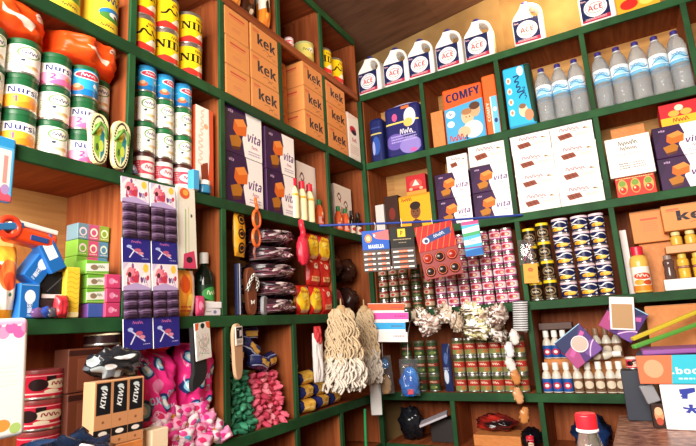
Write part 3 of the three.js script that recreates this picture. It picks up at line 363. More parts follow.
// snack cartons
function cartonStack(z0, z1, s, h, front, side, desc, d = 0.24) { const u = (z0 + z1) / 2, w = z0 - z1; stack('L', u, HA + 0.001, s + d / 2, [0, 1, 2].map(() => [() => carton(w, h, d, front, side), h, desc, 'carton']), 'snack cartons', 0.006); }
cartonStack(1.218, 1.062, 0.001, 0.137, T.kekSide, T.kekSide, 'red-lined brown carton beside the green post');
cartonStack(1.052, 0.849, 0.001, 0.1385, T.kek, T.kekSide, 'kek-lettered brown carton next to the red-lined cartons');
cartonStack(0.812, 0.645, 0.1, 0.138, T.kekSide, T.kekSide, 'red-lined brown carton pushed back between lettered cartons', 0.2);
cartonStack(0.635, 0.443, 0.001, 0.1385, T.kek, T.kekSide, 'kek-lettered brown carton before the pushed-back cartons');
cartonStack(0.405, 0.19, 0.001, 0.135, T.kek, T.kekSide, 'kek-lettered brown carton next to the white salt pack');
put(box('salt_pack', 0.15, 0.3, 0.1, T.whiteRed, '#efe6e2', '#efe6e2', 0.012), 'L', 0.092, HA + 0.001, 0.055, 'tall white pack with a red oval at the corner of the shelves', 'pack');
// infant milk tins in three layers
const NP = [T.nursiePink, 'green-lidded pink-based milk tin'], NY = [T.nursieYellow, 'green-lidded yellow-based milk tin'], SM = [T.smile, 'white ring-emblem milk tin'], BT = [T.blueTin, 'blue milk tin'];
[[2.072, 80, [SM, SM, SM], 'half out of the shelf end'], [1.98, 92, [NY, NY, SM], 'beside the half-hidden tins'], [1.887, 105, [SM, SM, NP], 'under the orange plastic bags'], [1.796, 118, [NP, NP, BT], 'beside the small sandals'], [1.7245, 125, [SM, NP, SM], 'next to the green post']].forEach(([px, py, ls, where]) =>
  stack('L', px, HC + 0.001, py === 125 ? 0.11 : 0.062, ls.map(([t, l]) => [() => tin('milk_tin', 0.0448, 0.106, t, '#1d5a34'), 0.106, l + ' ' + where, 'tin']), 'infant milk tins', 0.25));
[[144, 118, 'against the green post'], [162.5, 126, 'in the middle'], [181, 133, 'beside the tall wafer box']].forEach(([px, py, where]) => {
  const u = cu('L', px, py, 0.055);
  put(tin('jam_jar', 0.038, 0.098, T.redJar, '#4a221c'), 'L', u, HC + 0.001, 0.055, 'red jar with dark lid under white tins ' + where, 'jar', 'red jars');
  put(tin('milk_tin', 0.039, 0.111, T.smile, '#1f6a3c'), 'L', u, HC + 0.0995, 0.055, 'white green-lidded milk tin resting on a red jar ' + where, 'tin', 'white milk tins', rnd(-0.2, 0.2));
  put(tin('milk_tin', 0.039, 0.111, T.smile, '#1f6a3c'), 'L', u, HC + 0.211, 0.055, 'white green-lidded milk tin under a blue tin ' + where, 'tin', 'white milk tins', rnd(-0.2, 0.2));
  put(tin('milk_tin', 0.039, 0.1, T.blueTin, '#2a86c0'), 'L', u, HC + 0.3225, 0.055, 'blue milk tin on top of the stack ' + where, 'tin', 'blue milk tins', rnd(-0.1, 0.2));
});
// orange plastic bags squeezed above the tins
{
  const t = tex(256, 128, (q) => { q.r(0, 0, 256, 128, '#f2531c').p([[90, 60], [190, 84], [186, 100], [100, 78]], '#f7d8c8').e(210, 40, 20, 12, '#f4e4dc').c([[10, 100], [80, 118], [240, 112]], '#e8401a', 8).fine(196, 34, 34, 12, '#c8542c', 2); });
  const bagO = (w, h, sd) => softBag('plastic_bag', w, h, 0.19, t, sd, 0.16);
  put(bagO(0.25, 0.112, 3), 'L', 2.045, HC + 0.322, 0.098, 'bright orange plastic bag lying over the tins with yellow bases', 'bag', 'orange plastic bags', 0.06, -0.02);
  put(bagO(0.22, 0.11, 9), 'L', 1.793, HC + 0.322, 0.098, 'bright orange plastic bag lying over the tins beside the green post', 'bag', 'orange plastic bags', -0.04);
}
{ // child's sandals standing on the shelf edge
  const g = thing('child_sandals'), sg = soleShape(0.062, 0.155, 0.012); const fm = tmat(T.footbed, 0.5), em = mat('#e9dca0', 0.6);
  for (const x of [-0.033, 0.033]) { const m = mesh('sandal', sg, [fm, em], g); m.position.set(x, 0, x > 0 ? 0.004 : -0.004); m.rotation.z = -x * 1.2; const st = mesh('strap', tube([[-0.026, 0.085, 0.006], [-0.012, 0.115, 0.022], [0, 0.13, 0.014]], 0.005, 12), mat('#5c8a3a', 0.5), m); const s2 = mesh('strap', tube([[0.026, 0.085, 0.006], [0.012, 0.115, 0.022], [0, 0.13, 0.014]], 0.005, 12), mat('#5c8a3a', 0.5), m); }
  put(g, 'L', cu('L', 109, 145, -0.004), HC + 0.002, -0.002, "pair of child's cream, green and yellow sandals leaning before the infant milk tins", 'sandals', null, 0.06);
}
put(box('wafer_box', 0.095, 0.36, 0.11, T.wafer, '#d9542c', '#e8dccc', 0.003), 'L', 1.318, HC + 0.001, 0.075, 'tall white and orange wafer box leaning against bare wood', 'box');
put(box('cream_box', 0.03, 0.075, 0.03, '#3f9fd8', '#3f9fd8', '#eef', 0.003), 'L', 1.395, HC + 0.002, 0.0, 'small blue box at the shelf edge above the comb card', 'box');
put(jarBottle('cream_jar', [[0, 0], [0.026, 0], [0.029, 0.004], [0.029, 0.03], [0.024, 0.034], [0, 0.034]], [[0.0265, 0.034], [0.027, 0.05], [0.022, 0.053], [0, 0.053]], mat('#2f7fa8', 0.3), WHITEP), 'L', 1.33, HC + 0.002, 0.018, 'small teal jar with white lid on the green shelf edge', 'jar');
// cake boxes
stack('L', 1.093, HC + 0.001, 0.119, [0, 1].map(() => [() => box('cake_box', 0.25, 0.216, 0.2, T.cookie, '#46214e', '#46214e', 0.003), 0.216, 'purple and white cake box against the green post', 'box']), 'purple cake boxes', 0.015);
stack('L', 0.832, HC + 0.001, 0.119, [0, 1].map(() => [() => box('cake_box', 0.225, 0.205, 0.2, T.cookie, '#46214e', '#46214e', 0.003), 0.205, 'purple and white cake box behind the mayonnaise bottles', 'box']), 'purple cake boxes', 0.015);
put(box('snack_box', 0.18, 0.34, 0.09, T.chipsBox, '#f2e8e6'), 'L', span('L', 295, 319, 180, 0.07)[0], HC + 0.001, 0.12, 'tall white box with dark squiggles behind the sauce bottles', 'box', 'white squiggle boxes');
put(box('snack_box', 0.2, 0.3, 0.09, T.chipsBox, '#f2e8e6'), 'L', span('L', 332, 354, 190, 0.07)[0], HC + 0.001, 0.12, 'white box with dark squiggles behind the green-capped bottles at the corner', 'box', 'white squiggle boxes');
const sprof = (r, h) => [[0, 0], [r * 0.9, 0], [r, 0.004], [r, h * 0.55], [r * 0.92, h * 0.66], [r * 0.5, h * 0.8], [r * 0.45, h * 0.84], [0, h * 0.84]];
const capP = (r, y0, y1) => [[r, y0], [r * 1.02, y1 - 0.002], [r * 0.9, y1], [0, y1]];
[294.5, 302.5, 310].forEach((px, i) => put(jarBottle('mayonnaise_bottle', sprof(0.0235, 0.205), capP(0.0155, 0.166, 0.205), mat('#f4e6b8', 0.3), mat('#d81f38', 0.35), T.sauce, 0.0234, 0.01, 0.125), 'L', cu('L', px, 205, 0.027), HC + 0.002, 0.027, ['first', 'second', 'third'][i] + ' red-capped cream squeeze bottle from the purple cake boxes', 'bottle', 'red-capped bottles'));
[[319, 206], [325, 208], [338, 212], [345, 213]].forEach(([px, py], i) => put(jarBottle('hot_sauce_bottle', sprof(0.022, 0.15), capP(0.0125, 0.121, 0.15), mat('#dd5a26', 0.3), mat('#1f7a3c', 0.4), T.hotSauce, 0.0224, 0.008, 0.09), 'L', cu('L', px, py, 0.05), HC + 0.002, 0.05, ['green-capped orange sauce bottle touching the cream squeeze bottles', 'green-capped orange sauce bottle against the green post', 'green-capped orange sauce bottle just past the green post', 'green-capped orange sauce bottle touching the dark bottles'][i], 'bottle', 'green-capped sauce bottles'));
[351.5, 357.5].forEach((px, i) => put(jarBottle('soy_bottle', sprof(0.021, 0.15), capP(0.0115, 0.121, 0.15), mat('#1c1210', 0.2), mat('#201614', 0.4), tex(128, 64, (q) => { q.r(0, 0, 128, 64, '#e9d8c8').e(64, 32, 20, 16, '#b03a2c').e(0, 32, 20, 16, '#b03a2c').e(128, 32, 20, 16, '#b03a2c'); }), 0.0214, 0.012, 0.06), 'L', cu('L', px, 217, 0.05), HC + 0.002, 0.05, i ? 'dark sauce bottle with a pale label, touching the corner panel' : 'dark sauce bottle with a pale label, next to the orange sauce bottles', 'bottle', 'dark sauce bottles'));
// ---------- the upper shelves of the short unit ----------
function jug() {
  const g = thing('bleach_jug'), w = 0.165, h = 0.24, d = 0.085;
  const s = new THREE.Shape(); s.moveTo(-w / 2 + 0.012, 0); s.lineTo(w / 2 - 0.012, 0); s.quadraticCurveTo(w / 2, 0, w / 2, 0.014); s.lineTo(w / 2, h * 0.62); s.quadraticCurveTo(w / 2, h * 0.93, w * 0.12, h * 0.985); s.lineTo(-w * 0.16, h); s.quadraticCurveTo(-w * 0.2, h * 0.9, -w * 0.36, h * 0.78); s.quadraticCurveTo(-w / 2, h * 0.68, -w / 2, h * 0.58); s.lineTo(-w / 2, 0.014); s.quadraticCurveTo(-w / 2, 0, -w / 2 + 0.012, 0);
  const ho = new THREE.Path(); ho.moveTo(w * 0.3, h * 0.6); ho.quadraticCurveTo(w * 0.42, h * 0.63, w * 0.38, h * 0.73); ho.quadraticCurveTo(w * 0.3, h * 0.88, w * 0.12, h * 0.9); ho.quadraticCurveTo(w * 0.06, h * 0.85, w * 0.1, h * 0.74); ho.quadraticCurveTo(w * 0.16, h * 0.6, w * 0.3, h * 0.6); s.holes.push(ho);
  const b = new THREE.ExtrudeGeometry(s, { depth: d - 0.028, bevelEnabled: true, bevelThickness: 0.014, bevelSize: 0.008, bevelOffset: -0.008, bevelSegments: 3, curveSegments: 10 }); b.translate(0, 0, -(d - 0.028) / 2);
  mesh('body', b, mat('#f0eeea', 0.35), g);
  mesh('cap', lathe([[0.021, h - 0.004], [0.021, h + 0.02], [0.018, h + 0.023], [0, h + 0.023]], 20).translate(-w * 0.03, 0, 0), mat('#25266e', 0.35), g);
  const l = new RoundedBoxGeometry(w * 0.8, h * 0.57, 0.003, 1, 0.001); l.translate(-w * 0.06, h * 0.315, d / 2 + 0.0012); const lm = tmat(T.bleach, 0.35); const side = mat('#1d2450', 0.4); mesh('label', l, [side, side, side, side, lm, lm], g);
  return g;
}
const jug0 = jug();
[[371.5, 84, 'in the corner beside the end panel'], [397, 75, 'second from the corner of the shelves'], [421.5, 62, 'midway along the dark part of the ceiling'], [450, 54, 'where the wall behind turns light'], [479, 42, 'next to a gap before the lamp'], [528, 26, 'directly below the lit bulb'], [597, 8, 'beside the yellow and red box']].forEach(([px, py, l]) =>
  put(copy(jug0), 'R', cu('R', px, py, 0.03), HB + 0.0015, 0.046, 'white bleach jug with navy label ' + l, 'jug', 'bleach jugs', rnd(-0.08, 0.08)));
put(box('snack_pack', 0.19, 0.13, 0.1, tex(128, 96, (q) => { q.r(0, 0, 128, 96, '#e8a82c').r(0, 0, 128, 14, '#c8281f').e(40, 60, 26, 20, '#c8281f').e(92, 62, 22, 16, '#f3d060').s('Star', 64, 40, 24, '#a01a14'); }), '#e8a82c'), 'R', 1.575, HB + 0.0015, 0.075, 'yellow and red snack pack on the top board beside a bleach jug', 'pack');
put(box('roll_pack', 0.09, 0.3, 0.12, T.rollsDark, '#1b2560', '#1b2560', 0.025), 'R', 0.078, HA + 0.0015, 0.1, 'slim dark blue roll pack in the corner bay', 'pack', 'roll packs');
{
  const g = thing('roll_pack'); const b = box('wrapped_rolls', 0.235, 0.34, 0.13, T.rolls, '#232463', '#8f8ab0', 0.03, g); b.position.y = 0;
  mesh('film_fold', tube([[-0.1, 0.338, 0.02], [-0.03, 0.346, 0.03], [0.05, 0.345, 0.03], [0.1, 0.337, 0.02]], 0.005, 16), mat('#a9a4c8', 0.2), g);
  put(g, 'R', 0.262, HA + 0.0015, 0.1, 'large navy and lilac roll pack with yellow band', 'pack', 'roll packs');
}
put(box('cardboard_box', 0.075, 0.235, 0.1, T.plainCarton, T.plainCarton, T.plainCarton), 'R', 0.482, HA + 0.0015, 0.1, 'narrow plain cardboard box beside the orange and blue diaper pack', 'box');
{
  const g = thing('diaper_pack'); box('body', 0.23, 0.345, 0.12, T.comfy, '#e85a24', '#e85a24', 0.012, g);
  mesh('handle', tube([[-0.06, 0.342, 0], [-0.03, 0.358, 0.01], [0.03, 0.358, 0.01], [0.06, 0.342, 0]], 0.006, 16), mat('#e06a34', 0.3), g);
  put(g, 'R', 0.643, HA + 0.0015, 0.1, 'orange and blue diaper pack with navy lettering and a baby', 'diapers', 'diaper packs', 0.06);
}
put(box('diaper_pack', 0.075, 0.355, 0.16, T.comfySide, '#e9662c', '#e9662c', 0.01), 'R', 0.808, HA + 0.0015, 0.1, 'narrow end of an orange and pale blue diaper pack beside a green post', 'diapers', 'diaper packs');
put(box('diaper_pack', 0.148, 0.36, 0.13, T.cyanPack, '#1c3e30', '#38b0dc', 0.014), 'R', 0.96, HA + 0.0015, 0.085, 'bright cyan diaper pack with navy lettering beside the water bottles', 'diapers', 'diaper packs', 0.04);
// water bottles
const PET = new THREE.MeshPhysicalMaterial({ color: '#dfe8ee', roughness: 0.08, transmission: 0.74, thickness: 0.04, ior: 1.25 });
function bottle() {
  const g = thing('water_bottle'), r = 0.041;
  const pts = [[0, 0.004], [r * 0.7, 0], [r * 0.95, 0.006], [r, 0.014]];
  for (const y of [0.03, 0.05, 0.07, 0.09]) pts.push([r, y], [r * 0.93, y + 0.006], [r, y + 0.012]);
  pts.push([r, 0.13], [r * 0.985, 0.132], [r * 0.985, 0.205], [r, 0.207], [r, 0.222], [r * 0.85, 0.25], [r * 0.5, 0.276], [0.0135, 0.284], [0.0135, 0.296], [0, 0.297]);
  mesh('body', lathe(pts, 28), PET, g); mesh('cap', lathe([[0.0155, 0.29], [0.0158, 0.309], [0.0135, 0.312], [0, 0.312]], 18), mat('#3a2e7a', 0.4), g); mesh('label', band(r * 0.992, 0.134, 0.203), tmat(T.water, 0.3), g);
  mesh('neck_ring', lathe([[0.0138, 0.2845], [0.018, 0.2855], [0.018, 0.288], [0.0138, 0.289]], 18), mat('#e8eef2', 0.3), g); return g;
}
const bot0 = bottle();
[[550, 98, 0.06], [567, 94, 0.06], [583.5, 90, 0.06]].forEach(([px, py, s], i) => put(copy(bot0), 'R', [1.0845, 1.167, 1.2495][i] , HA + 0.0015, 0.05, ['first', 'second', 'third'][i] + ' large water bottle from the cyan diaper pack, in the same bay', 'bottle', 'water bottles by the cyan pack', rnd(-0.3, 0.3)));
[[605, 84], [624, 80], [644, 75], [664, 70], [684, 64]].forEach(([px, py], i) => put(copy(bot0), 'R', 1.364 + i * 0.083, HA + 0.0015, 0.05, ['first', 'second', 'third', 'fourth', 'fifth'][i] + ' large water bottle in the bottles-only bay, counted from the cyan pack side', 'bottle', 'water bottles filling one bay', rnd(-0.3, 0.3)));
// corner bay
put(box('tall_box', 0.058, 0.2, 0.09, '#d9d3d0', '#c8c0bc'), 'R', 0.058, HC + 0.0015, 0.1, 'narrow grey-white box in the corner bay', 'box');
put(box('dark_box', 0.09, 0.24, 0.1, tex(96, 192, (q) => q.r(0, 0, 96, 192, '#3b221c').e(50, 90, 22, 30, '#7a2c20').fine(20, 140, 56, 30, '#5a3a30', 3)), '#2f1c18'), 'R', 0.142, HC + 0.0015, 0.1, 'dark brown box with a faint red mark beside the portrait box', 'box');
put(box('cocoa_box', 0.2, 0.215, 0.11, T.portrait, '#c88a18', '#d8981c'), 'R', 0.3, HC + 0.0015, 0.085, 'orange-yellow box printed with the head of a young person', 'box');
put(box('tea_box', 0.125, 0.12, 0.09, tex(128, 128, (q) => q.r(0, 0, 128, 128, '#b8252c').e(64, 60, 40, 30, '#d8504a').p([[40, 70], [64, 30], [88, 70]], '#f0d8c8').r(0, 104, 128, 24, '#e8963c').e(30, 90, 12, 10, '#eeb088').e(96, 90, 12, 10, '#eeb088')), '#9a1c22'), 'R', 0.315, HC + 0.218, 0.085, 'red box with a pale emblem resting on the portrait box', 'box');
// cake boxes and chocolate boxes
const cakeR = (w, h) => () => box('cake_box', w, h, 0.18, T.cookie, '#46214e', '#46214e', 0.003);
stack('R', 0.536, HC + 0.0015, 0.115, [[cakeR(0.198, 0.15), 0.15, 'purple and white cake box beside the portrait box bay', 'box'], [cakeR(0.198, 0.15), 0.15, 'purple and white cake box beside the portrait box bay', 'box']], 'purple cake boxes', 0.02);
put(box('cake_box', 0.12, 0.1, 0.15, T.choco, '#f2ece4'), 'R', 0.575, HC + 0.3035, 0.115, 'small white box with chocolate print over the shaded purple cake boxes', 'box');
stack('R', 0.749, HC + 0.0015, 0.11, [[cakeR(0.205, 0.15), 0.15, 'purple and white cake box next to the white chocolate boxes', 'box'], [cakeR(0.205, 0.15), 0.15, 'purple and white cake box next to the white chocolate boxes', 'box'], [() => box('cake_box', 0.2, 0.12, 0.18, T.choco, '#f2e8e2', '#f2e8e2'), 0.12, 'pale box with chocolate print over purple cake boxes', 'box']], 'purple cake boxes', 0.02);
for (const [x, w, where] of [[0.985, 0.2, 'beside the green post by the purple boxes'], [1.188, 0.2, 'beside the brown carton bay']]) stack('R', x, HC + 0.0015, 0.12, [0, 1, 2, 3].map(() => [() => {
  const g = thing('chocolate_box'); box('tray', w, 0.104, 0.2, T.choco, '#f6f2ea', '#f6f2ea', 0.002, g); const l = new RoundedBoxGeometry(w + 0.0016, 0.014, 0.2016, 1, 0.001); l.translate(0, 0.0975, 0); mesh('lid', l, mat('#fbf9f4', 0.5), g); return g;
}, 0.105, 'white chocolate box ' + where, 'box']), 'white chocolate boxes', 0.01);
put(carton(0.15, 0.13, 0.14, T.plainCarton, T.plainCarton), 'R', 1.435, HC + 0.0015 + 0.24, 0.17, 'plain brown carton behind the white lettered box', 'carton');
put(box('base_carton', 0.15, 0.238, 0.14, T.plainCarton, T.plainCarton), 'R', 1.435, HC + 0.0015, 0.17, 'plain brown carton under another, hidden by the white lettered box', 'carton');
put(box('tomato_pack', 0.165, 0.095, 0.07, T.tomatoPack, '#c23326'), 'R', 1.425, HC + 0.0015, 0.055, 'red pack with three tomato pictures under the white lettered box', 'pack');
put(box('lettered_box', 0.19, 0.195, 0.09, T.letter, '#f3efe6'), 'R', 1.422, HC + 0.098, 0.05, 'white box with dark block lettering standing on the tomato pack', 'box');
stack('R', 1.632, HC + 0.0015, 0.11, [[cakeR(0.205, 0.152), 0.152, 'purple and white cake box under the red and yellow pack', 'box'], [cakeR(0.205, 0.152), 0.152, 'purple and white cake box under the red and yellow pack', 'box']], 'purple cake boxes', 0.02);
put(box('biscuit_pack', 0.16, 0.11, 0.12, T.redYellow, '#cf2530'), 'R', 1.655, HC + 0.308, 0.1, 'red and yellow biscuit pack on top of purple cake boxes', 'pack');
// ---------- lower shelves of the long unit ----------
const softTone = (a, b, sd) => grainTex(96, a, b, 6, 6, 0.2, 1, sd);
const at3 = (side, px, py, s) => { const [u] = HIT(side, px, py, s); return u; };
// electric and toy goods
put(softBag('juice_pouch', 0.075, 0.185, 0.05, tex(96, 192, (q) => q.r(0, 0, 96, 192, '#f4ede2').r(0, 0, 96, 46, '#f0b03a').e(60, 80, 30, 40, '#ec7a3c').e(66, 96, 20, 24, '#e0502c').p([[0, 120], [44, 150], [0, 176]], '#2456a0').r(0, 168, 96, 24, '#f0a030').e(30, 60, 8, 8, '#d8402c').e(70, 130, 5, 5, '#4a7a5a')), 21), 'L', 2.01, HD + 0.001, 0.03, 'orange and cream pouch beside the blue light bulb boxes', 'pouch');
put(box('blister_pack', 0.085, 0.17, 0.018, T.toyPack, '#5aaede', '#5aaede', 0.006), 'L', 2.06, 1.86, -0.012, 'pale blue hanging pack of razors on the shelf edge above the orange toy', 'pack', null, 0.05);
{
  const g = thing('toy_gun'), om = mat('#ee4a1c', 0.3);
  mesh('body', rbox(0.13, 0.042, 0.05, 0.012), om, g);
  const ring = new THREE.TorusGeometry(0.024, 0.008, 10, 24); ring.translate(-0.07, 0.03, 0.02); mesh('ring', ring, mat('#e23c22', 0.3), g);
  mesh('top_strip', rbox(0.115, 0.014, 0.044, 0.004).translate(0.005, 0.0425, 0), mat('#f4efe8', 0.35), g);
  const l = new RoundedBoxGeometry(0.05, 0.014, 0.002, 1, 0.0008); l.translate(0.01, 0.018, 0.0262); mesh('label', l, mat('#244a90', 0.4), g);
  mesh('grip', rbox(0.03, 0.05, 0.03, 0.008).rotateZ(-0.3).translate(0.05, -0.034, 0), om, g);
  put(g, 'L', 1.95, 1.762, 0.02, 'orange toy with white top strip and blue label on the bulb boxes', 'toy', null, 0.1, -0.12);
}
put(box('blue_card', 0.1, 0.02, 0.09, '#2a78b8', '#cfe0ea', '#2f86c8', 0.004), 'L', 2.03, 1.79, 0.03, 'flat blue and white carton lying above the orange pouch', 'carton', null, 0.2, 0.2);
put(box('bulb_box', 0.052, 0.09, 0.052, T.bulb, '#1f6cbc', '#2a7ccc'), 'L', 1.948, HD + 0.001, 0.03, 'upright blue light bulb box', 'box', 'light bulb boxes', 0.1);
put(box('bulb_box', 0.052, 0.088, 0.05, T.bulb, '#1f6cbc', '#2a7ccc'), 'L', 1.945, 1.672, 0.035, 'tilted blue light bulb box above the upright one', 'box', 'light bulb boxes', 0.1, -0.6);
put(box('bulb_box', 0.045, 0.1, 0.04, T.bluePanel, '#1d64ae', '#2a7ccc'), 'L', 1.875, 1.7, 0.02, 'blue box with a blank white panel tilted beside the orange toy', 'box', 'light bulb boxes', 0, 0.5);
put(box('lamp_box', 0.075, 0.075, 0.05, tex(96, 96, (q) => q.r(0, 0, 96, 96, '#17181c').r(84, 0, 12, 96, '#eceaea').r(0, 80, 96, 14, '#e8e4e6').l([[20, 70], [70, 20]], '#4a4c54', 4)), '#17181c'), 'L', 1.872, 1.625, 0.045, 'black box with white edges beneath the tilted blue boxes', 'box');
put(box('lamp_base_box', 0.09, 0.05, 0.06, '#2a2226', '#241c20'), 'L', 1.872, HD + 0.001, 0.045, 'low dark box under the white-edged black box', 'box');
put(solo('red_pouch', pillow(0.035, 0.06, 0.03, 5), mat('#c22b38', 0.3)), 'L', 1.868, HD + 0.001, -0.002, 'small red pouch standing beside the yellow block', 'pouch');
put(box('yellow_block', 0.042, 0.14, 0.05, T.yellowBook, '#e0b830', '#f0d060', 0.004), 'L', 1.833, HD + 0.001, 0.028, 'upright yellow wavy-lined packet beside the soap stacks', 'packet');
put(box('storage_box', 0.1, 0.245, 0.08, T.plainCarton, T.plainCarton, T.plainCarton), 'L', 1.87, HD + 0.001, 0.2, 'tall brown box behind the soaps', 'box');
stack('L', 1.734, HD + 0.001, 0.1, [[() => box('soap_bar', 0.105, 0.125, 0.06, T.soapPink, '#c8406c'), 0.125, 'pink wrapped soap under striped soaps', 'soap'], [() => box('soap_bar', 0.105, 0.06, 0.06, T.soap2, '#7cb03c'), 0.06, 'green and pink soap trio', 'soap'], [() => box('soap_bar', 0.105, 0.05, 0.06, T.soap2, '#7cb03c'), 0.05, 'green, pink and blue soap trio', 'soap'], [() => box('soap_bar', 0.105, 0.05, 0.06, T.soap1, '#6f8f9c'), 0.05, 'grey, pink and green soap trio', 'soap']], 'wrapped soaps', 0.04);
stack('L', 1.757, HD + 0.001, 0.04, [[() => box('soap_bar', 0.06, 0.04, 0.06, '#3f5fb0', '#7a4a9a'), 0.04, 'blue and violet soap beside the yellow packet', 'soap'], [() => box('soap_bar', 0.065, 0.042, 0.06, T.soap3, '#6fae3a'), 0.042, 'green and white soap by the yellow packet', 'soap'], [() => box('soap_bar', 0.065, 0.04, 0.06, T.soap3, '#6fae3a'), 0.04, 'green and white soap by the yellow packet', 'soap'], [() => box('soap_bar', 0.075, 0.042, 0.06, T.soap3, '#6fae3a'), 0.042, 'green and white soap by the yellow packet', 'soap']], 'wrapped soaps', 0.12);
stack('L', 1.706, HD + 0.001, 0.033, [0, 1, 2].map(() => [() => box('soap_bar', 0.05, 0.042, 0.06, T.soapPink, '#c8406c'), 0.042, 'pink soap beside the hanging sachet strips', 'soap']), 'wrapped soaps', 0.1);
[['blue_sachet', 1.905, '#2c4aa0', 'small blue sachet lying before the bulb boxes'], ['violet_sachet', 1.925, '#6a4a7c', 'small violet sachet lying before the bulb boxes'], ['grey_sachet', 1.885, '#4a464e', 'small grey sachet lying before the low dark box']].forEach(([n, z, c, l], i) => put(solo(n, lump(0.02, 0.014, 0.009, 230 + i, 0.4, 2.6, 14, 10), mat(c, 0.25)), 'L', z, HD + 0.001, 0.0 - i * 0.001, l, 'sachet', null, 0.2));
// strips of sachets hanging from the green edge
function sachetStrip(w) {
  const g = thing('sachet_strip'); let y = 0; const dm = tmat(tex(64, 48, (q) => q.r(0, 0, 64, 48, '#4a3650').c([[4, 16], [30, 6], [60, 18]], '#7a6486', 5).c([[6, 34], [30, 26], [58, 36]], '#2e2034', 5).r(0, 22, 64, 3, '#6a4a6e')), 0.3);
  const card = (name, h, t) => { const b = box(name, w, h, 0.004, t, '#ddd', '#ddd', 0.001, g); b.position.y = y; y += h; };
  const pouches = (rows, h) => { const geo = pillow(w * 0.5, h * 1.04, 0.018, rows, 0.15, 8); for (let r = 0; r < rows; r++) for (const s of [-1, 1]) { const m = mesh('pouch', geo, dm, g); m.position.set(s * w * 0.25, y + r * h, 0.004); } y += rows * h; };
  card('navy_card', 0.095, T.navyCard); pouches(3, 0.028); card('printed_header', 0.085, T.sachet); card('navy_card', 0.075, T.navyCard); pouches(4, 0.028); card('printed_header', 0.08, T.sachet);
  const nail = new THREE.CylinderGeometry(0.002, 0.002, 0.03, 8); nail.rotateX(Math.PI / 2); nail.translate(0, y - 0.004, -0.012); mesh('nail', nail, metal, g);
  return g;
}
put(sachetStrip(0.103), 'L', 1.642, 1.472, -0.03, 'hanging strip of dark sachets with navy cards beside the soaps', 'sachets', 'hanging sachet strips', 0.03, 0.05);
put(sachetStrip(0.106), 'L', 1.534, 1.475, -0.03, 'hanging strip of dark sachets with navy cards beside the comb card', 'sachets', 'hanging sachet strips', 0.02, 0.05);
put(solo('foil_knot', lump(0.026, 0.018, 0.014, 4, 0.35), mat('#8a8fb8', 0.2, { metalness: 0.4 })), 'L', 1.655, HC + 0.002, 0.018, 'crumpled silver-blue foil knot on the shelf edge over the sachets', 'foil');
put(box('comb_card', 0.088, 0.29, 0.008, T.combCard, '#eee', '#eee', 0.002), 'L', 1.432, 1.735, -0.012, 'long white hanging card with pink combs in front of the bay', 'card', null, 0.06, 0.05);
// toiletries
put(softBag('snack_wrap', 0.075, 0.16, 0.04, tex(96, 128, (q) => q.r(0, 0, 96, 128, '#ec9a34').e(30, 40, 24, 26, '#d8541f').e(64, 90, 26, 24, '#f4cf62').r(70, 0, 26, 128, '#f0d8d0').fine(10, 100, 60, 20, '#c43', 2)), 30), 'L', cu('L', 187, 305, 0.01), HD + 0.001, 0.02, 'orange and yellow wrap behind the sachet strip', 'wrap');
put(jarBottle('lotion_bottle', sprof(0.026, 0.19), capP(0.013, 0.155, 0.19), mat('#e8f0e4', 0.3), mat('#2f8a5a', 0.4), tex(128, 96, (q) => q.r(0, 0, 128, 96, '#eef2e8').e(64, 40, 24, 20, '#6fae7a').e(0, 40, 24, 20, '#6fae7a').fine(40, 70, 50, 16, '#9ab', 2)), 0.0264, 0.012, 0.1), 'L', 1.385, HD + 0.001, 0.07, 'white and green bottle beside the dark shampoo bottle', 'bottle');
put(jarBottle('shampoo_bottle', [[0, 0], [0.034, 0], [0.038, 0.005], [0.038, 0.13], [0.034, 0.16], [0.016, 0.185], [0.0135, 0.19], [0.0135, 0.2], [0, 0.2]], [[0.017, 0.198], [0.017, 0.238], [0.014, 0.241], [0, 0.241]], mat('#0f1c15', 0.15), WHITEP, T.shampoo, 0.0384, 0.01, 0.115), 'L', 1.285, HD + 0.001, 0.06, 'dark green shampoo bottle with white cap', 'bottle', null, 0.2);
put(softBag('pink_sachet', 0.04, 0.07, 0.02, T.soapPink, 31), 'L', 1.365, HD + 0.001, 0.0, 'small pink sachet before the white and green bottle', 'sachet');
stack('L', 1.298, HD + 0.001, 0.02, [[() => box('soap_box', 0.085, 0.026, 0.035, tex(96, 32, (q) => q.r(0, 0, 96, 32, '#eeecf2').e(60, 16, 10, 8, '#7a88c8').r(8, 12, 30, 4, '#aab')), '#e4e2ea'), 0.026, 'flat white box at the foot of the shampoo bottle', 'box'], [() => box('soap_box', 0.09, 0.024, 0.035, '#efedf2', '#e4e2ea'), 0.024, 'flat white box at the foot of the shampoo bottle', 'box']], 'flat white boxes', 0.06);
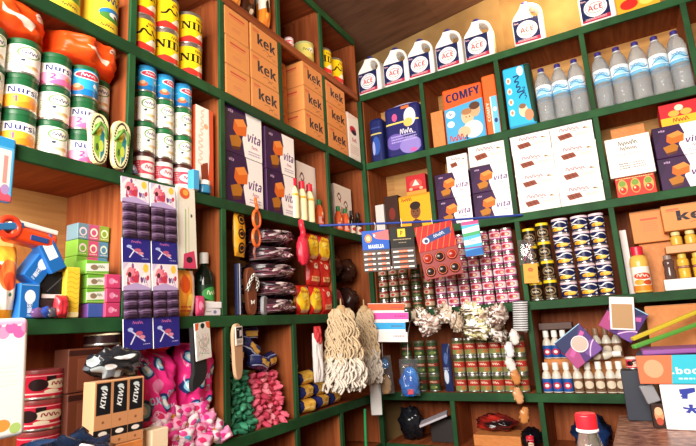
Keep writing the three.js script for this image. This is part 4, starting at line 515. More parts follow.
// sandals and bags bay
put(softBag('polish_pack', 0.07, 0.19, 0.03, T.yellowBlack, 33), 'L', at3('L', 239, 230, 0.03), 1.81, 0.03, 'yellow hanging pack with black discs beside the green post', 'pack', null, 0.1);
{
  const g = thing('goggle_card'); const om = mat('#ee6a2c', 0.3), gm = mat('#5a4650', 0.15);
  for (const [i, y] of [[0, 0.045], [1, 0.125]]) { const t = new THREE.TorusGeometry(0.034, 0.007, 8, 28); t.scale(0.85, 1.05, 1); t.translate(0, y, 0.004); mesh('frame', t, om, g); const l = new THREE.CylinderGeometry(0.03, 0.03, 0.006, 24); l.rotateX(Math.PI / 2); l.scale(0.85, 1.05, 1); l.translate(0, y, 0.002); mesh('lens', l, gm, g); }
  mesh('strap', tube([[0, 0.155, 0], [0.01, 0.18, 0], [-0.004, 0.2, 0], [0.002, 0.22, -0.004]], 0.008, 16), om, g); mesh('strap', tube([[0, 0.01, 0], [-0.012, -0.02, 0.002], [0.006, -0.045, 0]], 0.006, 12), mat('#8a5a50', 0.4), g);
  put(g, 'L', at3('L', 255, 240, -0.012), 1.845, -0.012, 'orange-rimmed swimming goggles hanging in front of the dark bags', 'goggles', null, 0.2, -0.08);
}
put(box('striped_brush', 0.024, 0.205, 0.02, tex(32, 128, (q) => q.r(0, 0, 32, 128, '#1c2c58').r(10, 0, 8, 128, '#e4e8f0')), '#16224a', '#16224a', 0.005), 'L', at3('L', 238.5, 288, 0.012), HD + 0.001, 0.014, 'upright navy and white striped handle beside the brown sandal', 'handle');
const sole = soleShape;
{
  const g = thing('sandal'); mesh('sole', sole(0.066, 0.19, 0.014), mat('#7a3f22', 0.6), g);
  const check = tmat(tex(64, 64, (q) => { for (let i = 0; i < 8; i++) for (let j = 0; j < 8; j++) q.r(i * 8, j * 8, 8, 8, (i + j) % 2 ? '#f0ece6' : '#231c1a'); }), 0.6);
  for (const s of [-1, 1]) mesh('strap', tube([[s * 0.032, 0.1, 0.008], [s * 0.03, 0.13, 0.02], [0, 0.165, 0.022]], 0.008, 14), check, g);
  const bow = new THREE.Shape(); bow.moveTo(-0.013, 0.012); bow.lineTo(0, 0.004); bow.lineTo(0.013, 0.012); bow.lineTo(0.01, -0.006); bow.lineTo(0, -0.002); bow.lineTo(-0.01, -0.006); const bg = new THREE.ExtrudeGeometry(bow, { depth: 0.002, bevelEnabled: false }); bg.translate(0, 0.05, 0.0105); mesh('white_mark', bg, mat('#f2efe8', 0.5), g);
  put(g, 'L', at3('L', 252, 292, 0.02), HD + 0.001, 0.026, 'brown upright sandal with checked straps and a white mark', 'sandal', null, 0.1, 0.05);
  put(solo('shoe_insole', sole(0.05, 0.075, 0.01), mat('#8e8f96', 0.5)), 'L', at3('L', 263.5, 308, 0.02), HD + 0.001, 0.02, 'grey rounded insole beside the dark bags', 'insole', null, 0.3, -0.2);
}
['wine-coloured folded bag', 'brown-black folded bag', 'folded dark bag with white lettering', 'glossy folded plum bag', 'wine-coloured folded bag'].forEach((l, i) => {
  const t = tmat(T.darkBag, 0.2); const g = pillow(0.25, 0.0765, 0.19, i * 3 + 40, 0.2); put(solo('folded_bag', g, t), 'L', 0.868 + rnd(-0.006, 0.006), HD + 0.002 + i * 0.0775, 0.085, l + (i === 4 ? ' on top of the dark pile' : i === 0 ? ' at the bottom of the dark pile' : ' inside the dark pile'), 'bag', 'pile of dark folded bags', rnd(-0.1, 0.1));
});
{
  const g = thing('net_bag'); mesh('net', lump(0.036, 0.075, 0.03, 6, 0.18, 3), mat('#c8203a', 0.45), g); mesh('twisted_neck', tube([[0, 0.125, 0], [0.006, 0.16, 0], [-0.004, 0.19, 0], [0.002, 0.215, -0.006]], 0.014, 16), mat('#d8283c', 0.4), g);
  put(g, 'L', at3('L', 303, 250, -0.03), 1.795, -0.03, 'crimson net bag hanging between dark bags and crisp packets', 'bag');
}
[[0.69, 1.574, T.chips, 0.03, 'yellow and red crisp packet at the bottom beside the dark bags'], [0.585, 1.574, T.chips, 0.03, 'yellow and red crisp packet at the bottom beside the tomato crisps'], [0.485, 1.574, T.chips2, 0.03, 'red tomato crisp packet standing on the shelf'], [0.585, 1.712, T.chips2, 0.035, 'red tomato crisp packet in the middle layer beside the net bag'], [0.484, 1.712, T.chips2, 0.035, 'red tomato crisp packet in the middle layer beside the green post'], [0.59, 1.84, T.chips, 0.03, 'yellow and red crisp packet in the top layer beside the net bag'], [0.487, 1.84, T.chips, 0.03, 'yellow and red crisp packet in the top layer beside the green post']].forEach(([z, y, t, s, l], i) => put(softBag('crisp_packet', 0.102, 0.136, 0.05, t, 50 + i), 'L', z, y, s, l, 'crisps', 'crisp packets', rnd(-0.1, 0.1), rnd(-0.05, 0.05)));
[['dark_basket', 0.3, 1.765, 0.07, 0.085, '#5a2c20', 'dark brown basket bundle above the glossy red bag'], ['glossy_bag', 0.3, 1.576, 0.07, 0.085, '#8a3a44', 'glossy dark red bag behind the mop heads'], ['glossy_bag', 0.12, 1.576, 0.055, 0.085, '#3a2420', 'brown-black glossy bag in the corner behind the mop heads'], ['dark_basket', 0.13, 1.76, 0.055, 0.075, '#4a2a1e', 'dark brown bundle deep in the corner of the shelves']].forEach(([n, z, y, r, ry, c, l], i) =>
  put(solo(n, lump(r, ry * 0.92, 0.08, 60 + i, 0.22, 2.6), tmat(softTone(c, '#2a1512', 70 + i), 0.25)), 'L', z, y, 0.12, l, 'bag'));
// goods on the lowest visible board
put(box('white_pack', 0.12, 0.27, 0.035, T.whitePack, '#f3f2ee', '#f3f2ee', 0.012), 'L', 2.034, 1.3, -0.05, 'white hanging pack with pink flowers in front of the green edge', 'pack', null, 0, 0.03);
stack('L', cu('L', 49, 400, 0.08) + 0.02, HE + 0.001, 0.08, [0, 1, 2, 3].map(() => [() => tin('paint_tin', 0.05, 0.077, T.redTin, '#8a3a3a'), 0.077, 'red tin with cream oval beside the brown crates', 'tin']), 'red tins', 0.3);
stack('L', span('L', 69, 102, 385, 0.02)[0], HE + 0.001, 0.055, [0, 1, 2].map(() => [() => box('brown_carton', 0.105, 0.119, 0.07, T.brownCarton, '#5a2e20', '#4a241a', 0.004), 0.119, 'dark brown carton with black band beside the red tins', 'carton']), 'dark brown cartons', 0.03);
put(box('support_carton', 0.42, 1.15, 0.3, T.plainCarton, T.plainCarton), 'L', 1.79, 0, -0.155, 'tall brown carton under the polish cartons', 'carton');
const [kzu, kzw] = span('L', 94, 144, 412, -0.075), kzt = HIT('L', 119, 379, -0.075)[1] - 1.152;
stack('L', kzu, 1.152, -0.05, [[() => box('polish_carton', kzw, kzt - 0.171, 0.05, T.plainCarton, '#d8a77e'), kzt - 0.171, 'plain tan carton under the polish carton', 'carton'], [() => box('polish_carton', kzw, 0.17, 0.05, T.kiwi, '#d8a77e', '#d8a77e'), 0.17, 'tan polish carton with black labels', 'carton']], 'polish cartons', 0.0);
put(solo('plastic_bag', lump(0.08, 0.042, 0.035, 14, 0.35, 2.4, 28, 20), tmat(tex(192, 128, (q) => { q.r(0, 0, 192, 128, '#23262c'); for (let i = 0; i < 44; i++) q.e(rnd(192), rnd(128), 6 + rnd(14), 4 + rnd(8), ['#eceef0', '#6a7078', '#15171c', '#aab4b8'][i % 4], rnd(3)); }), 0.2)), 'L', kzu - 0.01, 1.152 + kzt + 0.003, -0.036, 'crumpled black and white plastic bag on the polish cartons', 'bag');
put(tin('shoe_cream_tin', 0.05, 0.035, tex(128, 32, (q) => q.r(0, 0, 128, 32, '#2c1a1c')), '#e2d3b0'), 'L', span('L', 86, 118, 342, 0.05)[0], 1.4915, 0.05, 'flat dark tin with cream lid on the dark brown cartons', 'tin');
put(solo('plastic_sheet', lump(0.14, 0.07, 0.1, 22, 0.35, 2.6, 30, 20), tmat(softTone('#1f3454', '#0d1626', 81), 0.12)), 'L', 1.93, 1.152, -0.13, 'crumpled dark blue plastic sheet before the red tins', 'sheet');
put(jarBottle('lilac_bottle', [[0, 0], [0.026, 0], [0.03, 0.004], [0.03, 0.07], [0.018, 0.09], [0.014, 0.094], [0, 0.094]], [[0.017, 0.092], [0.017, 0.125], [0.014, 0.128], [0, 0.128]], mat('#b8b0d8', 0.25), WHITEP), 'L', cu('L', 70, 440, -0.2), 1.152, -0.2, 'lilac bottle with a white cap before the dark brown cartons', 'bottle', null, 0, -0.35);
// pink sweets
put(solo('sweet_bag', pillow(0.18, 0.31, 0.14, 31, 0.22, 20), tmat(T.pinkBag, 0.15)), 'L', 1.5, HE + 0.03, 0.09, 'big glossy magenta bag with blue ring prints beside the polish cartons', 'bag', 'magenta sweet bags', 0.1, 0.06);
put(solo('sweet_bag', pillow(0.16, 0.25, 0.12, 37, 0.22, 20), tmat(T.pinkBag, 0.15)), 'L', 1.335, HE + 0.1, 0.085, 'magenta bag lying under the black sock', 'bag', 'magenta sweet bags', -0.05, -0.06);
put(solo('sweet_bag', lump(0.06, 0.048, 0.06, 39, 0.15, 2, 24, 16), tmat(T.pinkBag, 0.15)), 'L', 1.33, HE + 0.001, 0.12, 'magenta bag under another behind the wrapped sweets', 'bag', 'magenta sweet bags', 2.7);
put(solo('bag_clip', lump(0.045, 0.018, 0.025, 41, 0.3, 2), mat('#e0301f', 0.25)), 'L', 1.475, HE + 0.33, 0.08, 'twisted red neck of the magenta sweet bag', 'clip');
{
  const geos = [0, 1, 2].map((i) => pillow(0.058, 0.044, 0.026, 90 + i, 0.25, 8)), ms = T.candy.map((t) => tmat(t, 0.2)); let k = 0;
  for (let r = 0; r < 4; r++) for (let c = 0; c < 9 - r; c++) {
    const o = solo('wrapped_sweet', geos[k % 3], ms[(k * 7 + r) % 4]); k++;
    put(o, 'L', 1.565 - c * 0.039 - r * 0.016 + rnd(-0.006, 0.006), HE + 0.004 + r * 0.034, -0.002 + r * 0.008 + rnd(-0.006, 0.006), 'pink and white wrapped sweet in the heap before the magenta bags', 'sweet', 'heap of wrapped sweets', rnd(-0.6, 0.6), rnd(-0.5, 0.5));
  }
}
put(box('cream_carton', 0.06, 0.11, 0.06, '#f3e6c6', '#efe0bc'), 'L', 1.585, HE + 0.001, -0.035, 'pale cream carton between polish cartons and wrapped sweets', 'carton');
{
  const g = thing('sock_pair'); const s = new THREE.Shape(); s.moveTo(-0.03, 0.2); s.lineTo(0.03, 0.2); s.lineTo(0.032, 0.06); s.quadraticCurveTo(0.03, 0.02, -0.01, 0.006); s.lineTo(-0.044, -0.004); s.quadraticCurveTo(-0.056, 0.02, -0.034, 0.05); s.lineTo(-0.03, 0.2);
  const k = new THREE.ExtrudeGeometry(s, { depth: 0.01, bevelEnabled: true, bevelThickness: 0.003, bevelSize: 0.002, bevelSegments: 2 }); k.translate(0, 0, -0.007); mesh('sock', k, mat('#191a1e', 0.85), g);
  const c = box('paper_band', 0.082, 0.125, 0.005, T.sockTag, '#f0f0ec', '#f0f0ec', 0.001, g); c.position.set(0.012, 0.088, 0.011);
  put(g, 'L', 1.385, 1.335, -0.025, 'black sock with a white printed band hanging over the magenta bags', 'sock', null, 0.15, 0.1);
}
{
  const g = thing('insole_pair'); mesh('insole', sole(0.062, 0.2, 0.008), mat('#d9ae88', 0.8), g); const c = box('paper_tag', 0.05, 0.07, 0.004, T.soleTag, '#eee', '#eee', 0.001, g); c.position.set(0.004, 0.125, 0.009);
  put(g, 'L', 1.188, 1.335, -0.014, 'beige insole with a black and white tag hanging from the green edge', 'insole', null, 0.2, 0.05);
}
// scourers and packs
{
  const gg = [0, 1, 2, 3].map((i) => lump(0.03, 0.0115, 0.014, 100 + i, 0.5, 3.4, 12, 8)), gm = ['#2f8a66', '#1f6a4c', '#46a07c', '#2a7a5a'].map((c) => mat(c, 0.7)), pm = ['#e0627c', '#d84a68', '#ee8a9c', '#c83e5c'].map((c) => mat(c, 0.65));
  const pile = (z0, z1, rows, s, ms, label, group, y0 = 0) => { let k = 0; for (let r = 0; r < rows; r++) { const n = Math.floor((z0 - z1) / 0.034); for (let c = 0; c <= n; c++) { const o = solo('scourer', gg[k % 4], ms[(k * 3 + r) % 4]); k++; put(o, 'L', z0 - c * 0.034 - (r % 2) * 0.014, HE + 0.002 + y0 + r * 0.0205, s + r * 0.004 + rnd(-0.008, 0.008), label, 'scourer', group, rnd(6), rnd(-0.55, 0.55)); } } };
  pile(1.178, 1.07, 11, 0.025, gm, 'crumpled green net scourer in the heap beside pink ones', 'heap of green scourers');
  pile(1.025, 0.862, 10, 0.028, pm, 'crumpled pink scourer in the heap beside green ones', 'heap of pink scourers');
  const np = pillow(0.13, 0.062, 0.07, 120, 0.14, 10), nm = tmat(T.navyPack, 0.22), ym = tmat(T.yellowPack, 0.25);
  const packs = [[1.13, 1.385, 0.07, 0.2, 'navy and yellow pack on the green scourers'], [1.0, 1.352, 0.05, -0.25, 'navy and yellow pack lying on the pink scourers'], [1.06, 1.418, 0.06, -0.55, 'tilted navy pack with a broad yellow panel over the scourers'], [1.02, 1.47, 0.09, 0.1, 'navy and yellow pack at the top under the green edge'], [0.9, 1.35, 0.08, 0.2, 'navy and yellow pack beside the bare wood divider']];
  for (const [z, y, s, tl, l] of packs) put(solo('sponge_pack', np, nm), 'L', z, y, s, l, 'pack', 'navy sponge packs', rnd(-0.2, 0.2), tl);
  put(solo('clear_bag', lump(0.045, 0.03, 0.04, 44, 0.3, 2.4), mat('#c4ccd2', 0.15)), 'L', 1.14, 1.455, 0.06, 'pale crinkled bag beside the beige insole', 'bag');
  put(box('pack_riser', 0.3, 0.21, 0.1, T.plainCarton, T.plainCarton, T.plainCarton), 'L', 1.02, HE + 0.001, 0.22, 'brown box hidden behind the heaps of scourers', 'box');
  for (let i = 0; i < 6; i++) put(solo('sponge_pack', np, nm), 'L', 0.705 + rnd(-0.006, 0.006), HE + 0.002 + i * 0.058, 0.12, 'navy pack in the upright pile beside the green divider', 'pack', 'pile of navy packs', rnd(-0.1, 0.1));
  const yl = [[0.69, 0, 0.04], [0.55, 0, 0.05], [0.68, 0.06, 0.05], [0.555, 0.058, 0.06], [0.66, 0.12, 0.06], [0.42, 0, 0.06]];
  for (const [z, y, s] of yl) put(solo('sponge_pack', np, ym), 'L', z, HE + 0.002 + y, s, 'yellow pack with navy ends in the low pile by the mop heads', 'pack', 'pile of yellow packs', rnd(-0.2, 0.2), rnd(-0.08, 0.08));
}
// mop heads hanging from the green edge near the corner
function mop(n, len, spread, sd) {
  const g = thing('mop_head'), a = [], b = [];
  for (let i = 0; i < n; i++) {
    const th = rnd(6.28), rr = Math.sqrt(rnd()) * spread, L = len * rnd(0.85, 1.05), ph = rnd(6), pts = [];
    for (let k = 0; k <= 14; k++) { const t = k / 14, o = rr * (0.3 + 0.7 * Math.sqrt(t)); pts.push([Math.cos(th) * o + 0.013 * Math.sin(ph + t * 23), -L * t, 0.5 * Math.sin(th) * o + 0.01 * Math.cos(ph + t * 21)]); }
    a.push(tube(pts.slice(0, 11), 0.005, 22, 5)); b.push(tube(pts.slice(9), 0.0056, 12, 5));
  }
  mesh('yarn', mergeGeometries(a), mat('#cdb694', 0.9), g); mesh('white_ends', mergeGeometries(b), mat('#d9d0c4', 0.85), g);
  mesh('binding', lathe([[0.012, -0.03], [0.024, -0.02], [0.026, 0], [0.016, 0.016], [0.004, 0.02], [0.003, 0.05]], 16), mat('#b89a70', 0.9), g); return g;
}
{
  const p = hitX(341, 309, 0.1), q = hitZ(364, 309, 0.25);
  free(mop(120, 0.37, 0.105, 1), [p.x, p.y, p.z], [0, 0.7, 0], 'beige string mop head with pale ends, fuller of the two', 'mop', 'hanging mop heads');
  free(mop(70, 0.38, 0.07, 2), [q.x, q.y, q.z], [0, 0.4, 0], 'beige string mop head next to the pen cards', 'mop', 'hanging mop heads');
  const c = thing('cleaning_cloth'); mesh('white_fold', pillow(0.055, 0.22, 0.03, 130, 0.3), mat('#d8d2d0', 0.8), c); mesh('red_fold', pillow(0.04, 0.09, 0.026, 131, 0.3).translate(0, 0.16, 0.006), mat('#b8242c', 0.7), c);
  const r = hitX(319, 382, 0.03); free(c, [r.x, r.y, r.z], [0, 1.2, 0], 'red and white cloth hanging beside the mop yarn', 'cloth');
  const w = hitZ(377, 415, 0.14); const cl = pillow(0.06, 0.4, 0.014, 133, 0.3); free(solo('cloth_strip', cl, mat('#f2f2f2', 0.7)), [w.x, w.y, w.z], [0, 0.4, 0], 'long plain white cloth strip hanging beside the mop heads', 'cloth');
}
// ---------- lower shelves of the short unit ----------
// blue cord stretched across the corner; packs hang from it
const CA = new THREE.Vector3(0.002, 2.018, 0.55), CB = new THREE.Vector3(0.9, 2.014, 0.012);
tag(scene.add(mesh('cord', tube([CA.toArray(), CA.clone().lerp(CB, 0.5).add(new THREE.Vector3(0, -0.008, 0)).toArray(), CB.toArray()], 0.006, 24, 8), mat('#23409a', 0.45))).children.at(-1), 'blue cord stretched across the corner of the shelves', 'cord');
const onCord = (px) => { let best = 0, d = 1e9; for (let t = 0; t <= 1; t += 0.002) { const p = CA.clone().lerp(CB, t).sub(CAM), z = p.dot(FWD), x = 348 + (F * p.dot(RIGHT)) / z; if (Math.abs(x - px) < d) { d = Math.abs(x - px); best = t; } } return CA.clone().lerp(CB, best); };
const CTURN = Math.atan2(CB.x - CA.x, CB.z - CA.z) - Math.PI / 2;   // facing out of the corner
function hang(o, px, drop, label, cat, group, turn = 0, out = 0.012) { const p = onCord(px); return free(o, [p.x + out * 0.55, p.y - drop, p.z + out], [0, CTURN + turn, 0], label, cat, group); }
function razorCard(w, head, hh, rows, cols) {
  const g = thing('razor_card'), rh = 0.026; let y = 0; const body = rows * rh;
  const k = box('backing', w, body + 0.006, 0.003, '#3a2c28', '#3a2c28', '#3a2c28', 0.001, g); k.position.y = 0;
  const rm = mat('#d8602c', 0.3), sm = mat('#d9d6d2', 0.2);
  const bar = rbox((w / cols) * 0.86, 0.01, 0.009, 0.003), cap = rbox((w / cols) * 0.36, 0.013, 0.011, 0.003);
  for (let r = 0; r < rows; r++) for (let c = 0; c < cols; c++) { const x = ((c + 0.5) / cols - 0.5) * w; const b = mesh('blade_pack', bar, sm, g); b.position.set(x, r * rh + 0.006, 0.006); const m = mesh('handle', cap, rm, b); m.position.set(0, -0.0015, 0.0012); }
  const h = box('header', w, hh, 0.004, head, '#222', '#222', 0.001, g); h.position.y = body + 0.006;
  mesh('loop', tube([[0, body + hh, 0], [0.004, body + hh + 0.03, -0.004], [0, body + hh + 0.05, -0.008]], 0.0015, 8), mat('#e8e4e0'), g); return g;
}
hang(razorCard(0.135, T.razorBlue, 0.098, 4, 2), 374, 0.255, 'blue and orange headed card of orange razors on the blue cord', 'razors', 'razor cards', -0.1, 0.03);
hang(razorCard(0.12, T.razorBlack, 0.105, 4, 1), 400, 0.25, 'black headed card of orange razors with a yellow square on it', 'razors', 'razor cards', -0.12, 0.03);
{
  const g = thing('polish_card'), w = 0.19; const b = box('card', w, 0.27, 0.005, '#8a1f1c', '#7a1a18', '#7a1a18', 0.002, g); const h = box('header', w, 0.13, 0.006, T.redCard, '#a82420', '#a82420', 0.002, g); h.position.set(0, 0.14, 0.002);
  const pod = lathe([[0, 0.018], [0.018, 0.016], [0.025, 0.008], [0.026, 0]], 20); pod.rotateX(Math.PI / 2);
  for (let r = 0; r < 2; r++) for (let c = 0; c < 3; c++) { const m = mesh('pod', pod, r === 1 && c !== 1 ? mat('#9c2a20', 0.25) : mat('#2c1f1c', 0.2), g); m.position.set((c - 1) * 0.06, 0.036 + r * 0.066, 0.003); const rg = new THREE.TorusGeometry(0.02, 0.003, 6, 18); const q = mesh('rim', rg, mat('#d8602c', 0.3), m); q.position.z = 0.012; }
  mesh('loop', tube([[0, 0.27, 0], [0, 0.3, -0.004]], 0.0015, 4), mat('#e8e4e0'), g);
  const o = hang(g, 437, 0.3, 'red card with yellow stripes and round dark pods hanging from the cord', 'card', null, -0.2, 0.045); o.rotateZ(0.12);
}
{ const o = hang(box('wipes_pack', 0.088, 0.18, 0.02, T.seaPack, '#4fb4dc', '#d7508a', 0.005), 469, 0.205, 'blue and white striped pack hanging at the end of the cord', 'pack', null, -0.25, 0.03); o.rotateZ(0.05); }
// columns of small tins
const LV = (i, n) => (i === 0 ? 'lowest' : i === n - 1 ? 'topmost' : ['second up', 'third up', 'fourth up', 'fifth up'][i - 1]), NTH = ['first', 'second', 'third', 'fourth', 'fifth', 'sixth', 'seventh'];
function column(px, py, s, y0, n, make, h, label, cat, group, step) { const u = cu('R', px, py, s); for (let i = 0; i < n; i++) put(make(i), 'R', u + rnd(-0.0015, 0.0015), y0 + i * (h + 0.0005), s, n > 1 ? label.replace('@', LV(i, n)) : label, cat, group, rnd(-0.35, 0.35)); }
[[442, 300], [453.5, 299], [465.5, 298.5], [477.5, 297.5], [489.5, 297], [502, 296], [514, 295]].forEach(([px, py], i) => column(px, py, 0.04, HD + 0.0015, i < 2 ? 3 : 6, () => tin('paste_tin', 0.0295, 0.065, T.paste, 'metal', 0.35, 18), 0.065, 'pale pink paste tin, @ in the ' + NTH[6 - i] + ' column from the green post', 'tin', 'columns of tomato paste tins'));
[[385, 306], [395.5, 305], [406, 304], [418, 303], [430, 302]].forEach(([px, py], i) => column(px, py, 0.04, HD + 0.0015, 4, () => tin('paste_tin', 0.0285, 0.065, i === 3 ? T.vegDark : T.pasteRed, 'metal', 0.35, 18), 0.065, i === 3 ? 'dark green tin, @ in the column between red tins' : 'red and beige tin, @ in the ' + (i === 4 ? 'column touching the pink tins' : NTH[i] + ' column from the shelf corner'), 'tin', i === 3 ? 'column of dark green tins' : 'columns of red tins'));
[[410, 393], [423, 392], [436, 391]].forEach(([px, py], i) => column(px, py, 0.05, HE + 0.0015, 3, () => tin('olive_tin', 0.031, 0.09, T.vegDark, '#5a5a44', 0.35, 18), 0.09, 'dark green and maroon tin, @ in the ' + NTH[2 - i] + ' column from the blue sachet', 'tin', 'columns of dark green tins'));
column(449.5, 390, 0.04, HE + 0.0015, 1, () => softBag('blue_sachet', 0.05, 0.25, 0.035, tex(64, 160, (q) => q.r(0, 0, 64, 160, '#24305a').e(30, 110, 18, 24, '#c9d4e4').e(36, 50, 14, 20, '#46609a').fine(10, 80, 40, 14, '#aab8d8', 2)), 140), 0.25, 'tall narrow blue sachet between dark and red tin columns', 'sachet');
[[462, 389.5], [474.5, 389], [487, 389], [499.5, 388.5], [524, 388]].forEach(([px, py], i) => column(px, py, 0.045, HE + 0.0015, 3, () => tin('vegetable_tin', 0.031, 0.092, T.veg, 'metal', 0.35, 18), 0.092, i === 4 ? 'red and green vegetable tin, @ in the column against the green post' : 'red and green vegetable tin, @ in the ' + NTH[i] + ' column from the blue sachet', 'tin', i === 4 ? 'lone column of vegetable tins' : 'columns of vegetable tins'));
column(511.5, 388, 0.05, HE + 0.0015, 3, () => tin('vegetable_tin', 0.03, 0.092, T.veg, 'metal', 0.35, 18), 0.092, 'red and green vegetable tin, @ in the column behind the sachet string', 'tin', 'hidden column of vegetable tins');
column(537, 295, 0.035, HD + 0.0015, 4, () => tin('coffee_jar', 0.031, 0.092, T.blackJar, '#e8c81f', 0.25, 18), 0.092, 'black coffee jar with yellow lid, @ behind the orange price tag', 'jar', 'coffee jar column behind the tag');
column(551.5, 294, 0.04, HD + 0.0015, 4, () => tin('coffee_jar', 0.031, 0.097, T.blackJar, '#f0cf1c', 0.25, 18), 0.097, 'black coffee jar with yellow lid, @ in the column beside navy tins', 'jar', 'coffee jar column by the navy tins');
[[570, 293, 'in the column beside the coffee jars'], [590, 291, 'in the middle column of three'], [607.5, 290, 'in the column against the green post']].forEach(([px, py, l], i) => column(px, py, 0.05, HD + 0.0015, 5, () => tin('navy_tin', i === 2 ? 0.034 : 0.039, 0.0795, T.navyTin, '#e9d2dc', 0.3, 22), 0.0795, 'navy tin with white swirls, @ ' + l, 'tin', 'navy tins ' + l));
{ // clear bag with a price tag
  const g = thing('price_tag_bag'); mesh('bag', pillow(0.075, 0.13, 0.02, 150, 0.2), new THREE.MeshPhysicalMaterial({ color: '#f0ecee', roughness: 0.05, transmission: 0.95, thickness: 0 }), g);
  mesh('pen', tube([[-0.01, 0.02, 0], [0.008, 0.07, 0.003], [0.012, 0.11, 0]], 0.004, 10), mat('#b03a6a', 0.3), g); mesh('pen', tube([[0.012, 0.02, 0], [-0.006, 0.07, -0.003], [0.0, 0.115, 0]], 0.004, 10), mat('#1c2c3c', 0.3), g);
  const t = box('tag', 0.068, 0.098, 0.004, tex(96, 128, (q) => q.r(0, 0, 96, 128, '#f0a03a').e(48, 40, 18, 14, '#d8742c').o(48, 40, 12, 9, '#8a4a1c', 4).fine(20, 80, 56, 20, '#d88a34', 2)), '#e8963a', '#e8963a', 0.001, g); t.position.set(0.016, -0.093, 0.012);
  const p = hitZ(527, 265, 0.012); free(g, [p.x, p.y, p.z], [0, 0.1, -0.05], 'clear bag of pens with an orange tag hanging on the green post', 'bag');
}
// juice, jars and cartons beside the navy tins
put(box('white_board', 0.03, 0.31, 0.05, '#f3f1ee', '#eeece8'), 'R', 1.336, HD + 0.0015, 0.12, 'narrow upright white board beside the green post', 'board');
put(box('back_carton', 0.16, 0.235, 0.1, T.plainCarton, T.plainCarton, T.plainCarton), 'R', 1.475, HD + 0.0015, 0.19, 'plain brown carton behind the red-capped juice bottle', 'carton');
put(carton(0.15, 0.155, 0.12, T.carton, T.plainCarton), 'R', 1.452, HD + 0.238, 0.17, 'brown carton with red heading above the juice bottle', 'carton');
put(jarBottle('juice_bottle', [[0, 0], [0.034, 0], [0.038, 0.006], [0.038, 0.125], [0.04, 0.14], [0.034, 0.165], [0.02, 0.178], [0, 0.178]], [[0.0255, 0.175], [0.026, 0.212], [0.022, 0.216], [0, 0.216]], mat('#f0bb58', 0.25), mat('#d8203c', 0.35), T.juice, 0.0384, 0.01, 0.12), 'R', cu('R', 640, 270, 0.05), HD + 0.0015, 0.05, 'orange juice bottle with a red cap', 'bottle', null, 0.2);
put(box('jar_tray', 0.3, 0.05, 0.09, '#f4f2ee', '#eceae4', '#e4e0d8', 0.004), 'R', 1.615, HD + 0.0015, 0.055, 'low white tray holding the yellow jars', 'tray');
for (let i = 0; i < 5; i++) put(jarBottle('spice_jar', [[0, 0], [0.02, 0], [0.023, 0.003], [0.023, 0.035], [0.019, 0.05], [0.023, 0.065], [0.023, 0.082], [0.015, 0.092], [0, 0.092]], [[0.017, 0.09], [0.017, 0.108], [0.014, 0.11], [0, 0.11]], i ? mat('#e0b23c', 0.25) : mat('#5a4440', 0.12), i ? mat('#d8b850', 0.4) : mat('#8a7a70', 0.4), i ? T.eggJar : null, 0.0234, 0.03, 0.07, 18), 'R', 1.497 + i * 0.056, HD + 0.053, 0.05, i ? NTH[i - 1] + ' yellow maroon-banded jar from the dark glass jar, on the white tray' : 'dark glass spice jar at the end of the white tray', 'jar', 'jars on the white tray');
put(box('wooden_board', 0.27, 0.035, 0.1, '#d89a66', '#c88a54', '#c88a54'), 'R', 1.63, HD + 0.166, 0.06, 'pale wooden board laid across the yellow jars', 'board');
for (let i = 0; i < 4; i++) put(jarBottle('spice_jar', [[0, 0], [0.02, 0], [0.023, 0.003], [0.023, 0.036], [0.015, 0.046], [0, 0.046]], [[0.018, 0.045], [0.018, 0.06], [0.015, 0.062], [0, 0.062]], mat('#dcb044', 0.25), mat('#e0d090', 0.4), null, 0, 0, 0, 18), 'R', 1.545 + i * 0.055, HD + 0.203, 0.05, NTH[i] + ' short yellow jar from the brown carton, on the wooden board', 'jar', 'short jars on the board');
put(carton(0.24, 0.118, 0.2, T.kek, T.kekSide), 'R', 1.625, HD + 0.267, 0.115, 'brown carton with kek lettering on the short yellow jars', 'carton');
// sauce bottles under the lower board
const minib = (lab, cap) => jarBottle('sauce_bottle', [[0, 0], [0.018, 0], [0.0225, 0.003], [0.0225, 0.07], [0.018, 0.09], [0.011, 0.1], [0.0105, 0.112], [0, 0.112]], [[0.014, 0.106], [0.014, 0.138], [0.012, 0.141], [0, 0.141]], mat('#d8d2c4', 0.25), cap, lab, 0.0229, 0.006, 0.066, 16);
const TB = tex(128, 64, (q) => { q.r(0, 0, 128, 64, '#2456a0'); for (const x of [0, 64, 128]) q.e(x, 34, 18, 16, '#c8344a').e(x, 34, 9, 8, '#f2f0f4'); }), TW = tex(128, 64, (q) => { q.r(0, 0, 128, 64, '#7a5a44'); for (const x of [0, 64, 128]) q.e(x, 30, 20, 18, '#d9cbb4').fine(x - 14, 50, 28, 8, '#3a2a20', 1); });
[548, 558, 568.5].forEach((px, i) => put(minib(TB, WHITEP), 'R', cu('R', px, 386, 0.03), HE + 0.0015, 0.03, NTH[i] + ' blue-labelled white-capped bottle from the green post, lower row', 'bottle', 'blue-labelled bottles'));
[579, 590, 601, 612, 622].forEach((px, i) => put(minib(TW, WHITEP), 'R', cu('R', px, 386, 0.03), HE + 0.0015, 0.03, NTH[i] + ' brown-labelled white-capped bottle after the blue-labelled ones, lower row', 'bottle', 'brown-labelled bottles'));
put(box('bottle_riser', 0.4, 0.15, 0.1, T.plainCarton, T.plainCarton, T.plainCarton), 'R', 1.09, HE + 0.0015, 0.16, 'long brown box under the upper row of small bottles', 'box');
[547, 555.5, 564].forEach((px, i) => put(minib(TB, WHITEP), 'R', cu('R', px, 345, 0.14), HE + 0.1525, 0.14, NTH[i] + ' white-capped bottle from the green post, upper row on the long box', 'bottle', 'upper row of small bottles'));
